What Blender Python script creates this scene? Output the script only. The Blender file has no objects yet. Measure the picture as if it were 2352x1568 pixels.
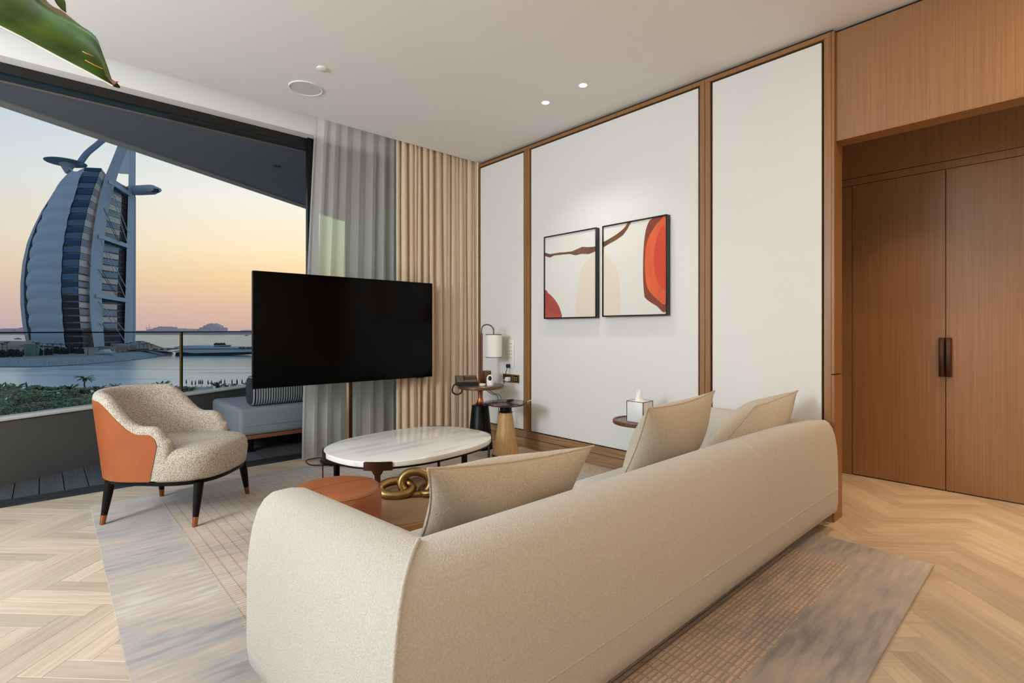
import bpy, bmesh, math, random
from mathutils import Vector, Matrix

random.seed(7)
SC = bpy.context.scene
COL = SC.collection
PI = math.pi

# ------------------------------------------------------------------ camera
H_CAM = 1.166
FPX, UC, VC = 1182.0, 1176.0, 758.0
YAW = math.atan(1080.0 / 1182.0)
FW = Vector((math.sin(YAW), math.cos(YAW), 0))
RT = Vector((math.cos(YAW), -math.sin(YAW), 0))
UP = Vector((0, 0, 1))
CAM = Vector((0, 0, H_CAM))
cd = bpy.data.cameras.new('camera')
cam = bpy.data.objects.new('camera', cd)
COL.objects.link(cam)
cam.location = CAM
cam.rotation_euler = (PI / 2, 0, -YAW)
cd.sensor_width = 36.0
cd.lens = 36.0 * FPX / 2352.0
cd.shift_y = -(784.0 - VC) / 2352.0
cd.clip_start = 0.02
cd.clip_end = 40000
SC.camera = cam

# ------------------------------------------------------------------ colour management / exposure
vs = SC.view_settings
vs.view_transform = 'Standard'
vs.look = 'None'
vs.gamma = 1.0
vs.use_curve_mapping = False
vs.exposure = 0.0


def lin(c):
    return tuple((x / 12.92 if x <= 0.04045 else ((x + 0.055) / 1.055) ** 2.4) for x in [v / 255.0 for v in c])


# ------------------------------------------------------------------ dusk sky
W = bpy.data.worlds.new('dusk_sky')
SC.world = W
W.use_nodes = True
nt = W.node_tree
nt.nodes.clear()


def N(tree, typ, **kw):
    n = tree.nodes.new(typ)
    for k, v in kw.items():
        setattr(n, k, v)
    return n


def ramp(tree, stops, interp='LINEAR'):
    r = N(tree, 'ShaderNodeValToRGB')
    r.color_ramp.interpolation = interp
    e = r.color_ramp.elements
    while len(e) < len(stops):
        e.new(0.5)
    for el, (p, c) in zip(e, stops):
        el.position = p
        el.color = (*c, 1) if len(c) == 3 else c
    return r


def math_n(tree, op, a, b=None, c=None):
    m = N(tree, 'ShaderNodeMath', operation=op)
    for i, v in enumerate((a, b, c)):
        if v is None:
            continue
        if isinstance(v, (int, float)):
            m.inputs[i].default_value = v
        else:
            tree.links.new(v, m.inputs[i])
    return m.outputs[0]


SUN = (FW * 1.0 + RT * (800 - UC) / FPX).normalized()
tc = N(nt, 'ShaderNodeTexCoord')
sep = N(nt, 'ShaderNodeSeparateXYZ')
nt.links.new(tc.outputs['Generated'], sep.inputs[0])
flat = N(nt, 'ShaderNodeVectorMath', operation='MULTIPLY')
nt.links.new(tc.outputs['Generated'], flat.inputs[0])
flat.inputs[1].default_value = (1, 1, 0)
nrm = N(nt, 'ShaderNodeVectorMath', operation='NORMALIZE')
nt.links.new(flat.outputs[0], nrm.inputs[0])
dt = N(nt, 'ShaderNodeVectorMath', operation='DOT_PRODUCT')
nt.links.new(nrm.outputs[0], dt.inputs[0])
dt.inputs[1].default_value = SUN
az = math_n(nt, 'MULTIPLY_ADD', dt.outputs['Value'], 0.5, 0.5)
az = math_n(nt, 'POWER', az, 11.0)
elev = math_n(nt, 'MAXIMUM', sep.outputs['Z'], 0.0)
rA = ramp(nt, [(0.0, lin((204, 168, 156))), (0.04, lin((226, 184, 156))), (0.085, lin((246, 208, 156))), (0.14, lin((253, 232, 190))),
               (0.22, lin((244, 240, 226))), (0.34, lin((206, 220, 228))), (0.6, lin((162, 184, 208))), (1.0, lin((132, 154, 186)))])
rB = ramp(nt, [(0.0, lin((166, 164, 178))), (0.06, lin((184, 180, 186))), (0.13, lin((186, 194, 202))), (0.24, lin((166, 188, 206))),
               (0.36, lin((156, 178, 206))), (0.6, lin((142, 164, 192))), (1.0, lin((124, 146, 178)))])
for r in (rA, rB):
    nt.links.new(elev, r.inputs[0])
mx = N(nt, 'ShaderNodeMix', data_type='RGBA')
nt.links.new(az, mx.inputs[0])
nt.links.new(rB.outputs[0], mx.inputs[6])
nt.links.new(rA.outputs[0], mx.inputs[7])
bg = N(nt, 'ShaderNodeBackground')
nt.links.new(mx.outputs[2], bg.inputs[0])
bg.inputs[1].default_value = 1.06
wo = N(nt, 'ShaderNodeOutputWorld')
nt.links.new(bg.outputs[0], wo.inputs[0])

# ------------------------------------------------------------------ room lights (hall lamps, plus unseen fill lights added beside and behind the camera)


def area_light(name, loc, size, power, color, rot=(0, 0, 0), shape='DISK', spread=PI):
    d = bpy.data.lights.new(name, 'AREA')
    d.shape = shape
    if isinstance(size, tuple):
        d.shape = 'RECTANGLE'
        d.size, d.size_y = size
    else:
        d.size = size
    d.energy = power
    d.color = color
    d.spread = spread
    o = bpy.data.objects.new(name, d)
    o.location = loc
    o.rotation_euler = rot
    COL.objects.link(o)
    return o


def point_light(name, loc, radius, power, color):
    d = bpy.data.lights.new(name, 'POINT')
    d.energy = power
    d.color = color
    d.shadow_soft_size = radius
    o = bpy.data.objects.new(name, d)
    o.location = loc
    COL.objects.link(o)
    return o


WARM = (1.0, 0.72, 0.44)
NEUT = (1.0, 0.93, 0.85)
COOL = (0.86, 0.95, 1.0)
point_light('window_side_fill', (-2.3, 2.6, 2.1), 0.45, 275, COOL)  # unseen fill light, added to act as cool window light from the left
point_light('rear_warm_fill', (1.8, -2.4, 2.0), 0.35, 36, WARM)  # unseen warm fill behind the camera, added for the sofa back
area_light('ceiling_fill', (2.75, -0.35, 2.985), 0.12, 15, WARM)  # unseen ceiling fills, added to warm the rug, floor and sofa back
area_light('ceiling_fill', (1.2, -0.6, 2.985), 0.12, 10, WARM)
for i, yy in enumerate((-1.0, -0.1, 0.8)):
    area_light('hall_lamp', (4.22, yy, 2.72), 0.10, 4.2, WARM, spread=math.radians(75))

# ------------------------------------------------------------------ helpers


def ray(u, v):
    return FW + RT * ((u - UC) / FPX) + UP * ((VC - v) / FPX)


def at(u, v, d):
    return CAM + ray(u, v) * d


def at_z(u, v, z):
    r = ray(u, v)
    return CAM + r * ((z - H_CAM) / r.z)


def at_x(u, v, x):
    r = ray(u, v)
    return CAM + r * (x / r.x)


def at_y(u, v, y):
    r = ray(u, v)
    return CAM + r * (y / r.y)


MATS = {}


def mat(name, col, rough=0.5, metal=0.0, col2=None, nscale=(5, 5, 5), ndetail=4.0, bump=0.0, bscale=None, spec=0.5,
        rnd=0.0, island=False, coords='Object', trans=0.0, coat=0.0, sheen=0.0, lo=0.35, hi=0.65, bdist=0.002, subs=0.0):
    """Principled material; col/col2 sRGB 0-255 mixed by stretched noise; rnd = per-object value variation."""
    m = bpy.data.materials.new(name)
    m.use_nodes = True
    t = m.node_tree
    b = t.nodes['Principled BSDF']
    b.inputs['Roughness'].default_value = rough
    b.inputs['Metallic'].default_value = metal
    b.inputs['Specular IOR Level'].default_value = spec
    b.inputs['Transmission Weight'].default_value = trans
    b.inputs['Coat Weight'].default_value = coat
    b.inputs['Sheen Weight'].default_value = sheen
    c1 = (*lin(col), 1)
    b.inputs['Base Color'].default_value = c1
    m.diffuse_color = c1
    tc = N(t, 'ShaderNodeTexCoord')
    vec = tc.outputs[coords]
    if rnd:
        if island:
            g = N(t, 'ShaderNodeNewGeometry')
            rv = g.outputs['Random Per Island']
        else:
            g = N(t, 'ShaderNodeObjectInfo')
            rv = g.outputs['Random']
        off = N(t, 'ShaderNodeVectorMath', operation='MULTIPLY_ADD')
        cmb = N(t, 'ShaderNodeCombineXYZ')
        for i in range(3):
            t.links.new(rv, cmb.inputs[i])
        t.links.new(cmb.outputs[0], off.inputs[0])
        off.inputs[1].default_value = (37, 53, 71)
        t.links.new(vec, off.inputs[2])
        vec = off.outputs[0]
    outc = None
    if col2 is not None:
        mp = N(t, 'ShaderNodeMapping')
        mp.inputs['Scale'].default_value = nscale
        t.links.new(vec, mp.inputs[0])
        no = N(t, 'ShaderNodeTexNoise')
        no.inputs['Scale'].default_value = 1.0
        no.inputs['Detail'].default_value = ndetail
        t.links.new(mp.outputs[0], no.inputs['Vector'])
        r = ramp(t, [(lo, c1[:3]), (hi, lin(col2))])
        t.links.new(no.outputs['Fac'], r.inputs[0])
        outc = r.outputs[0]
    if rnd:
        hs = N(t, 'ShaderNodeHueSaturation')
        mr = N(t, 'ShaderNodeMapRange')
        t.links.new(rv, mr.inputs[0])
        mr.inputs[3].default_value = 1 - rnd
        mr.inputs[4].default_value = 1 + rnd
        t.links.new(mr.outputs[0], hs.inputs['Value'])
        if outc:
            t.links.new(outc, hs.inputs['Color'])
        else:
            hs.inputs['Color'].default_value = c1
        outc = hs.outputs[0]
    if outc:
        t.links.new(outc, b.inputs['Base Color'])
    if bump:
        mp2 = N(t, 'ShaderNodeMapping')
        mp2.inputs['Scale'].default_value = bscale or nscale
        t.links.new(vec, mp2.inputs[0])
        n2 = N(t, 'ShaderNodeTexNoise')
        n2.inputs['Scale'].default_value = 1.0
        n2.inputs['Detail'].default_value = 3.0
        t.links.new(mp2.outputs[0], n2.inputs['Vector'])
        bp = N(t, 'ShaderNodeBump')
        bp.inputs['Strength'].default_value = bump
        bp.inputs['Distance'].default_value = bdist
        t.links.new(n2.outputs['Fac'], bp.inputs['Height'])
        t.links.new(bp.outputs[0], b.inputs['Normal'])
    MATS[name] = m
    return m


def emit(name, col, strength):
    m = bpy.data.materials.new(name)
    m.use_nodes = True
    t = m.node_tree
    b = t.nodes['Principled BSDF']
    b.inputs['Base Color'].default_value = (*lin(col), 1)
    b.inputs['Emission Color'].default_value = (*lin(col), 1)
    b.inputs['Emission Strength'].default_value = strength
    return m


def glass(name, tint, refl=0.08, rough=0.0):
    m = bpy.data.materials.new(name)
    m.use_nodes = True
    t = m.node_tree
    t.nodes.clear()
    tr = N(t, 'ShaderNodeBsdfTransparent')
    tr.inputs[0].default_value = (*lin(tint), 1)
    gl = N(t, 'ShaderNodeBsdfGlossy')
    gl.inputs['Roughness'].default_value = rough
    fr = N(t, 'ShaderNodeFresnel')
    fr.inputs[0].default_value = 1.35
    f2 = math_n(t, 'MULTIPLY', fr.outputs[0], refl / 0.08)
    mxs = N(t, 'ShaderNodeMixShader')
    t.links.new(f2, mxs.inputs[0])
    t.links.new(tr.outputs[0], mxs.inputs[1])
    t.links.new(gl.outputs[0], mxs.inputs[2])
    o = N(t, 'ShaderNodeOutputMaterial')
    t.links.new(mxs.outputs[0], o.inputs[0])
    return m


def link(o, parent=None):
    COL.objects.link(o)
    if parent is not None:
        o.parent = parent
    return o


def tag(o, label=None, cat=None, group=None, kind=None):
    if label:
        o['label'] = label
    if cat:
        o['category'] = cat
    if group:
        o['group'] = group
    if kind:
        o['kind'] = kind
    return o


def thing(name, label, cat, loc=(0, 0, 0), rz=0.0, group=None, kind=None):
    o = bpy.data.objects.new(name, None)
    o.empty_display_size = 0.1
    o.location = loc
    o.rotation_euler = (0, 0, rz)
    link(o)
    return tag(o, label, cat, group, kind)


def mesh_obj(name, me, m, parent=None, smooth=True, loc=None):
    if m is not None and not me.materials:
        me.materials.append(m)
    if smooth and me.polygons:
        me.polygons.foreach_set('use_smooth', [True] * len(me.polygons))
    o = bpy.data.objects.new(name, me)
    if loc is not None:
        o.location = loc
    return link(o, parent)


def raw(name, verts, faces, m, parent=None, smooth=False, loc=None, flip=False):
    me = bpy.data.meshes.new(name)
    me.from_pydata([tuple(v) for v in verts], [], faces)
    bm = bmesh.new()
    bm.from_mesh(me)
    bmesh.ops.recalc_face_normals(bm, faces=bm.faces)
    bm.to_mesh(me)
    bm.free()
    me.update()
    return mesh_obj(name, me, m, parent, smooth, loc)


def sharp(o, deg=35):
    me = o.data
    bm = bmesh.new()
    bm.from_mesh(me)
    a = math.radians(deg)
    for e in bm.edges:
        if len(e.link_faces) == 2:
            e.smooth = e.calc_face_angle(0) < a
    bm.to_mesh(me)
    bm.free()
    return o


def box_me(x0, x1, y0, y1, z0, z1, bev=0.0, seg=2):
    me = bpy.data.meshes.new('box')
    bm = bmesh.new()
    vs_ = [bm.verts.new((x, y, z)) for x in (x0, x1) for y in (y0, y1) for z in (z0, z1)]
    for f in ((0, 1, 3, 2), (4, 6, 7, 5), (0, 4, 5, 1), (2, 3, 7, 6), (0, 2, 6, 4), (1, 5, 7, 3)):
        bm.faces.new([vs_[i] for i in f])
    bmesh.ops.recalc_face_normals(bm, faces=bm.faces)
    if bev:
        bmesh.ops.bevel(bm, geom=list(bm.edges), offset=bev, segments=seg, profile=0.5, affect='EDGES')
    bm.to_mesh(me)
    bm.free()
    return me


def box(name, x0, x1, y0, y1, z0, z1, m, parent=None, bev=0.0, seg=2):
    me = box_me(x0, x1, y0, y1, z0, z1, bev, seg)
    me.name = name
    o = mesh_obj(name, me, m, parent, smooth=bev > 0)
    if bev:
        sharp(o, 40)
    return o


def lathe(name, prof, m, parent=None, loc=None, n=40, smooth=True, ang=35, sx=1.0, sy=1.0):
    """prof: list of (r, z); closed with poles where r == 0."""
    V, Fs = [], []
    rings = []
    for r, z in prof:
        if r <= 1e-6:
            rings.append([len(V)])
            V.append((0, 0, z))
        else:
            rings.append(list(range(len(V), len(V) + n)))
            for i in range(n):
                a = 2 * PI * i / n
                V.append((r * math.cos(a) * sx, r * math.sin(a) * sy, z))
    for a, b in zip(rings, rings[1:]):
        if len(a) == 1 and len(b) == 1:
            continue
        for i in range(n):
            j = (i + 1) % n
            if len(a) == 1:
                Fs.append((a[0], b[i], b[j]))
            elif len(b) == 1:
                Fs.append((a[i], b[0], a[j]))
            else:
                Fs.append((a[i], b[i], b[j], a[j]))
    o = raw(name, V, Fs, m, parent, smooth, loc)
    if smooth:
        sharp(o, ang)
    return o


def tube_geo(path, r, n=8, closed=False):
    P = [Vector(p) for p in path]
    V, Fs = [], []
    L = len(P)
    up = Vector((0, 0, 1))
    prev = None
    for i in range(L):
        if closed:
            t = (P[(i + 1) % L] - P[i - 1]).normalized()
        else:
            t = (P[min(i + 1, L - 1)] - P[max(i - 1, 0)]).normalized()
        if prev is None:
            a = t.cross(up)
            if a.length < 1e-3:
                a = t.cross(Vector((1, 0, 0)))
            a.normalize()
        else:
            a = prev - t * prev.dot(t)
            a.normalize()
        prev = a
        b = t.cross(a)
        rr = r[i] if isinstance(r, (list, tuple)) else r
        for k in range(n):
            an = 2 * PI * k / n
            V.append(P[i] + (a * math.cos(an) + b * math.sin(an)) * rr)
    for i in range(L if closed else L - 1):
        j = (i + 1) % L
        for k in range(n):
            l = (k + 1) % n
            Fs.append((i * n + k, i * n + l, j * n + l, j * n + k))
    if not closed:
        Fs.append(tuple(range(n)))
        Fs.append(tuple(range((L - 1) * n, L * n)))
    return V, Fs


def tube(name, path, r, m, parent=None, n=8, closed=False, loc=None):
    V, Fs = tube_geo(path, r, n, closed)
    o = raw(name, V, Fs, m, parent, True, loc)
    return sharp(o, 50)


def spline(pts, k=8, closed=False):
    """Catmull-Rom."""
    P = [Vector(p) for p in pts]
    out = []
    n = len(P)
    rng = range(n if closed else n - 1)
    for i in rng:
        if closed:
            p0, p1, p2, p3 = P[i - 1], P[i], P[(i + 1) % n], P[(i + 2) % n]
        else:
            p0, p1, p2, p3 = P[max(i - 1, 0)], P[i], P[i + 1], P[min(i + 2, n - 1)]
        for s in range(k):
            t = s / k
            out.append(0.5 * ((2 * p1) + (p2 - p0) * t + (2 * p0 - 5 * p1 + 4 * p2 - p3) * t * t + (3 * p1 - p0 - 3 * p2 + p3) * t ** 3))
    if not closed:
        out.append(P[-1])
    return out


def grid(name, rows, m, parent=None, smooth=True, closed_u=False, caps=False, loc=None, ang=None):
    """rows: list of equal-length point lists."""
    n = len(rows[0])
    V = [p for r in rows for p in r]
    Fs = []
    for i in range(len(rows) - 1):
        for k in range(n if closed_u else n - 1):
            l = (k + 1) % n
            Fs.append((i * n + k, i * n + l, (i + 1) * n + l, (i + 1) * n + k))
    if caps:
        Fs.append(tuple(range(n)))
        Fs.append(tuple(range((len(rows) - 1) * n, len(rows) * n)))
    o = raw(name, V, Fs, m, parent, smooth, loc)
    if ang:
        sharp(o, ang)
    return o


def slab(name, quad, dirv, th, m, parent=None):
    """thin solid from 4 world points pushed along dirv by th."""
    d = Vector(dirv).normalized() * th
    A = [Vector(q) for q in quad]
    B = [q + d for q in A]
    return raw(name, A + B, [(0, 1, 2, 3), (4, 5, 6, 7), (0, 1, 5, 4), (1, 2, 6, 5), (2, 3, 7, 6), (3, 0, 4, 7)], m, parent)


def prism(name, poly, z0, z1, m, parent=None, bev=0.0, seg=2, smooth=False):
    n = len(poly)
    me = bpy.data.meshes.new(name)
    bm = bmesh.new()
    a = [bm.verts.new((p[0], p[1], z0)) for p in poly]
    b = [bm.verts.new((p[0], p[1], z1)) for p in poly]
    fb = bm.faces.new(a)
    ft = bm.faces.new(b)
    for i in range(n):
        j = (i + 1) % n
        bm.faces.new((a[i], a[j], b[j], b[i]))
    bmesh.ops.recalc_face_normals(bm, faces=bm.faces)
    if bev:
        es = [e for e in bm.edges if (ft in e.link_faces or fb in e.link_faces)]
        bmesh.ops.bevel(bm, geom=es, offset=bev, segments=seg, profile=0.5, affect='EDGES')
    bm.to_mesh(me)
    bm.free()
    o = mesh_obj(name, me, m, parent, smooth or bev > 0)
    return sharp(o, 40)


def superell(a, b, p, n=64, rot=0.0, cx=0, cy=0):
    out = []
    for i in range(n):
        t = 2 * PI * i / n
        c, s = math.cos(t), math.sin(t)
        x = a * math.copysign(abs(c) ** (2 / p), c)
        y = b * math.copysign(abs(s) ** (2 / p), s)
        out.append((cx + x * math.cos(rot) - y * math.sin(rot), cy + x * math.sin(rot) + y * math.cos(rot)))
    return out


def join_geo(parts):
    V, Fs = [], []
    for v, f in parts:
        o = len(V)
        V += list(v)
        Fs += [tuple(i + o for i in q) for q in f]
    return V, Fs


def bar_geo(p, q, r, n=6):
    return tube_geo([p, q], r, n)


def dup(root, loc=None, rz=None, scale=None, label=None, group=None):
    r = root.copy()
    COL.objects.link(r)
    if loc is not None:
        r.location = loc
    if rz is not None:
        r.rotation_euler = (0, 0, rz)
    if scale is not None:
        r.scale = (scale,) * 3 if isinstance(scale, (int, float)) else scale
    if label:
        r['label'] = label
    if group:
        r['group'] = group
    for ch in list(root.children):
        c = ch.copy()
        COL.objects.link(c)
        c.parent = r
        for g in ch.children:
            d = g.copy()
            COL.objects.link(d)
            d.parent = c
    return r


# ------------------------------------------------------------------ materials
M_plaster = mat('white_plaster', (238, 237, 235), 0.85)
M_panel = mat('white_wall_panel', (232, 231, 229), 0.55)
M_black = mat('black_reveal', (14, 12, 11), 0.7)
WOODC = dict(rough=0.42, ndetail=6.0, bump=0.12, bdist=0.0008)
M_wood_v = mat('oak_veneer_vertical', (142, 102, 68), col2=(158, 116, 78), nscale=(160, 160, 1.4), **WOODC)
M_wood_h = mat('oak_veneer_horizontal', (138, 106, 74), col2=(172, 138, 102), nscale=(90, 2.2, 90), **WOODC)
M_frame = mat('oak_frame', (142, 100, 60), col2=(156, 112, 70), nscale=(120, 80, 2.2), **WOODC)
M_plank = mat('oak_plank', (190, 170, 146), col2=(206, 188, 166), nscale=(3.0, 50, 50), rough=0.36, ndetail=4.0, rnd=0.15, bump=0.08, bdist=0.0006)
M_plank_i = mat('oak_plank_far', (190, 170, 146), col2=(206, 188, 166), nscale=(20, 20, 20), rough=0.36, rnd=0.15, island=True)
M_dark = mat('dark_aluminium', (24, 28, 31), 0.35, 0.6)
M_darkrail = mat('dark_track', (52, 56, 60), 0.4, 0.5)
M_soffit = mat('grey_render', (92, 99, 108), 0.8)
M_fascia = mat('grey_fascia', (128, 134, 132), 0.7)
M_parapet = mat('charcoal_render', (86, 86, 84), 0.8)
M_cap = mat('pale_stone_cap', (214, 208, 202), 0.6)
M_deck = mat('charcoal_decking', (62, 64, 68), 0.6, col2=(78, 80, 84), nscale=(60, 2, 10), rnd=0.1)
M_brass = mat('brushed_brass', (142, 112, 66), 0.35, 1.0)
M_glass = glass('clear_glass', (244, 250, 249), 0.06)
M_glass_green = glass('tinted_glass', (222, 240, 226), 0.10)
M_teal = mat('teal_frosted_glass', (104, 158, 164), 0.35)
M_black_gloss = mat('black_gloss', (3, 3, 4), 0.12, spec=0.25)
M_screen = mat('screen_glass', (1, 1, 1), 0.16, spec=0.12)
M_metal_dark = mat('blackened_metal', (18, 18, 20), 0.38, 0.7)
M_bronze = mat('dark_bronze', (78, 52, 40), 0.38, 0.85)
M_copper = mat('copper', (176, 110, 76), 0.3, 1.0)
M_marble = mat('white_marble', (238, 236, 232), col2=(206, 206, 206), nscale=(1.6, 9.0, 6.0), rough=0.12, ndetail=9.0, lo=0.50, hi=0.68)
M_boucle = mat('cream_wool', (202, 196, 186), 0.95, col2=(188, 181, 170), nscale=(200, 200, 200), bump=0.75, bscale=(210, 210, 210), bdist=0.004, sheen=0.2)
M_cushion = mat('beige_woven_cushion', (206, 194, 174), 0.95, col2=(186, 170, 146), nscale=(200, 200, 200), bump=0.6, bscale=(230, 230, 230), bdist=0.004, sheen=0.2)
M_tweed = mat('tweed_weave', (212, 206, 198), 0.9)
t_ = M_tweed.node_tree
vo = N(t_, 'ShaderNodeTexVoronoi', feature='F1')
vo.inputs['Scale'].default_value = 185.0
vo.inputs['Randomness'].default_value = 0.95
tco = N(t_, 'ShaderNodeTexCoord')
t_.links.new(tco.outputs['Object'], vo.inputs['Vector'])
rp_ = ramp(t_, [(0.25, lin((212, 207, 200))), (0.65, lin((160, 143, 122)))])
t_.links.new(vo.outputs['Distance'], rp_.inputs[0])
t_.links.new(rp_.outputs[0], t_.nodes['Principled BSDF'].inputs['Base Color'])
bp_ = N(t_, 'ShaderNodeBump')
bp_.inputs['Strength'].default_value = 0.5
bp_.inputs['Distance'].default_value = -0.002
t_.links.new(vo.outputs['Distance'], bp_.inputs['Height'])
t_.links.new(bp_.outputs[0], t_.nodes['Principled BSDF'].inputs['Normal'])
M_leather = mat('tan_leather', (162, 86, 42), 0.42, col2=(154, 80, 38), nscale=(8, 8, 8), bump=0.1, bscale=(400, 400, 400), bdist=0.0008)
M_leather2 = mat('cognac_leather', (164, 96, 58), 0.42, col2=(156, 90, 54), nscale=(8, 8, 8), bump=0.1, bscale=(400, 400, 400), bdist=0.0008)
M_gold = mat('aged_gold', (160, 130, 82), 0.36, 1.0, col2=(128, 100, 60), nscale=(9, 9, 9))
M_oak_light = mat('light_oak', (206, 164, 112), 0.4, col2=(190, 146, 94), nscale=(70, 70, 3), ndetail=5)
M_wood_low = mat('taupe_oak_top', (140, 112, 84), 0.4, col2=(160, 130, 98), nscale=(3, 80, 80), ndetail=5)
M_wood_edge = mat('honey_oak_edge', (176, 132, 84), 0.4, col2=(156, 112, 66), nscale=(4, 60, 60), ndetail=5)
M_stone = mat('dark_veined_stone', (46, 38, 40), 0.12, col2=(150, 120, 100), nscale=(7, 7, 12), ndetail=8, lo=0.52, hi=0.66)
M_white = mat('white_plastic', (236, 236, 236), 0.4)
M_shade = mat('white_linen_shade', (240, 238, 232), 0.9, bump=0.1, bscale=(500, 500, 500))
M_walnut = mat('walnut', (112, 70, 42), 0.4, col2=(90, 54, 32), nscale=(60, 60, 4))
M_blk_plastic = mat('black_plastic', (22, 22, 24), 0.35)
M_grey_plastic = mat('grey_plastic', (96, 86, 80), 0.4)
M_cable_w = mat('white_cable', (214, 210, 204), 0.5)
M_greyup = mat('grey_outdoor_fabric', (128, 134, 142), 0.9, bump=0.15, bscale=(300, 300, 300))
M_teak = mat('teak_rail', (132, 78, 56), 0.5)

# ================================================================== THE ROOM
XW, CEIL = 3.54, 3.0
Y_WIN = 4.75
Y_BACK, X_LEFT = -3.6, -3.2

# ---- floor: slab + herringbone planks
floor = tag(box('floor', X_LEFT, 4.95, Y_BACK, Y_WIN, -0.12, -0.016, M_plank_i), 'pale oak herringbone parquet floor', None, None, 'structure')
PW, PN = 0.092, 6
PL = PW * PN
plank_me = box_me(0.0004, PL - 0.0004, 0.0004, PW - 0.0004, -0.0155, 0.0, 0.0007, 1)
plank_me.materials.append(M_plank)
RUG = [(0.20, 0.455), (3.253, 0.47), (3.253, 4.46), (0.235, 4.37)]
E45 = (Vector((math.cos(-PI / 4), math.sin(-PI / 4), 0)), Vector((math.cos(PI / 4), math.sin(PI / 4), 0)))
cand, rest = [], []


def inside_rug(p):
    return 0.33 < p.x < 3.15 and 0.58 < p.y < 4.28


def project(p):
    q = p - CAM
    d = q.dot(FW)
    if d < 0.05:
        return None
    return UC + FPX * q.dot(RT) / d, VC - FPX * q.z / d, d


def hidden(u, v):
    if 560 < u < 1880 and v > 1130 + 0.0 and v > 1260 - (u - 980) * 0.34 and u < 1900 and v < 1100 + (1900 - u) * 0.95:
        return True
    return False


for k in range(-60, 100):
    for l in range(-12, 14):
        for ori in (0, 1):
            bx_, by_ = k + l * PN, k - l * PN
            if ori == 0:
                a = E45[0] * (bx_ * PW) + E45[1] * (by_ * PW)
                dl, dw = E45[0], E45[1]
                rz = -PI / 4
            else:
                a = E45[0] * ((bx_ + 1) * PW) + E45[1] * ((by_ + 1) * PW)
                dl, dw = E45[1], -E45[0]
                rz = PI / 4
            cs = [a, a + dl * PL, a + dl * PL + dw * PW, a + dw * PW]
            c = (cs[0] + cs[2]) / 2
            if max(q.x for q in cs) < X_LEFT or min(q.x for q in cs) > 4.86 or max(q.y for q in cs) < Y_BACK or min(q.y for q in cs) > Y_WIN:
                continue
            if c.x > 3.56 and c.y > 1.1 and c.x < 3.66:
                continue
            pr = [project(q) for q in cs + [c]]
            vis = any(p and -5 < p[0] < 2357 and p[1] < 1575 for p in pr) and not all(inside_rug(q) for q in cs)
            if vis and 0.55 < c.x < 3.5 and 0.9 < c.y < 4.3:
                vis = False
            if vis and c.x > 3.75 and c.y > 1.35:
                vis = False
            (cand if vis else rest).append((a, rz, cs, min((p[2] for p in pr if p), default=99)))
cand.sort(key=lambda t: t[3])
rest += cand[300:]


def clip_poly(P, axis, lim, keep_less=True):
    out = []
    for i in range(len(P)):
        p, q = P[i], P[(i + 1) % len(P)]
        dp, dq = (lim - p[axis], lim - q[axis]) if keep_less else (p[axis] - lim, q[axis] - lim)
        if dp >= 0:
            out.append(p)
        if (dp > 0) != (dq > 0) and dp != dq:
            out.append(p.lerp(q, dp / (dp - dq)))
    return out


Y_FL = Y_WIN - 0.001
for a, rz, cs, d in cand[:300]:
    if max(q.y for q in cs) > Y_FL:
        ctr = (cs[0] + cs[2]) / 2
        P = clip_poly([ctr + (q - ctr) * 0.995 for q in cs], 1, Y_FL)
        if len(P) < 3 or max(q.y for q in P) - min(q.y for q in P) < 0.004:
            continue
        inv = Matrix.Rotation(-rz, 3, 'Z')
        L = [inv @ (q - a) for q in P]
        n = len(L)
        me = bpy.data.meshes.new('plank')
        me.from_pydata([(q.x, q.y, 0.0) for q in L] + [(q.x, q.y, -0.0155) for q in L], [], [tuple(range(n)), tuple(range(2 * n - 1, n - 1, -1))] + [(i, n + i, n + (i + 1) % n, (i + 1) % n) for i in range(n)])
        me.materials.append(M_plank)
    else:
        me = plank_me
    o = bpy.data.objects.new('plank', me)
    o.location = a
    o.rotation_euler = (0, 0, rz)
    link(o, floor)
V, Fs = [], []
for a, rz, cs, d in rest:
    o = len(V)
    ctr = (cs[0] + cs[2]) / 2
    cs = [ctr + (q - ctr) * 0.992 for q in cs]
    for ax_, lim_, less_ in ((1, Y_FL, True), (1, Y_BACK, False), (0, X_LEFT, False), (0, 4.86, True)):
        cs = clip_poly(cs, ax_, lim_, less_) if len(cs) > 2 else cs
    if len(cs) < 3:
        continue
    n = len(cs)
    V += cs + [q - Vector((0, 0, 0.0155)) for q in cs]
    Fs += [tuple(range(o, o + n))] + [(o + i, o + (i + 1) % n, o + n + (i + 1) % n, o + n + i) for i in range(n)]
tag(raw('plank_field', V, Fs, M_plank_i, floor), kind='stuff')

# ---- ceiling with curtain pocket along the window
ceiling = tag(box('ceiling', X_LEFT, 4.95, Y_BACK, 4.415, CEIL, CEIL + 0.25, M_plaster), 'white plaster ceiling', None, None, 'structure')
box('pocket_top', X_LEFT, 3.7, 4.415, 4.95, 3.22, 3.25, M_plaster, ceiling)
lint = tag(box('wall_window_lintel', X_LEFT, 3.7, Y_WIN, 4.87, 2.968, 3.25, M_plaster), 'white lintel above the sliding window', None, None, 'structure')

# ---- panelled art wall
wr = tag(box('wall_right', 3.565, 3.70, 1.0, 4.95, 0.0, CEIL, M_black), 'panelled wall carrying the two paintings', None, None, 'structure')


def onwall(name, y0, y1, z0, z1, m, x0=XW, x1=3.57, bev=0.002):
    return box(name, x0, x1, y0, y1, z0, z1, m, wr, bev, 1)


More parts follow.
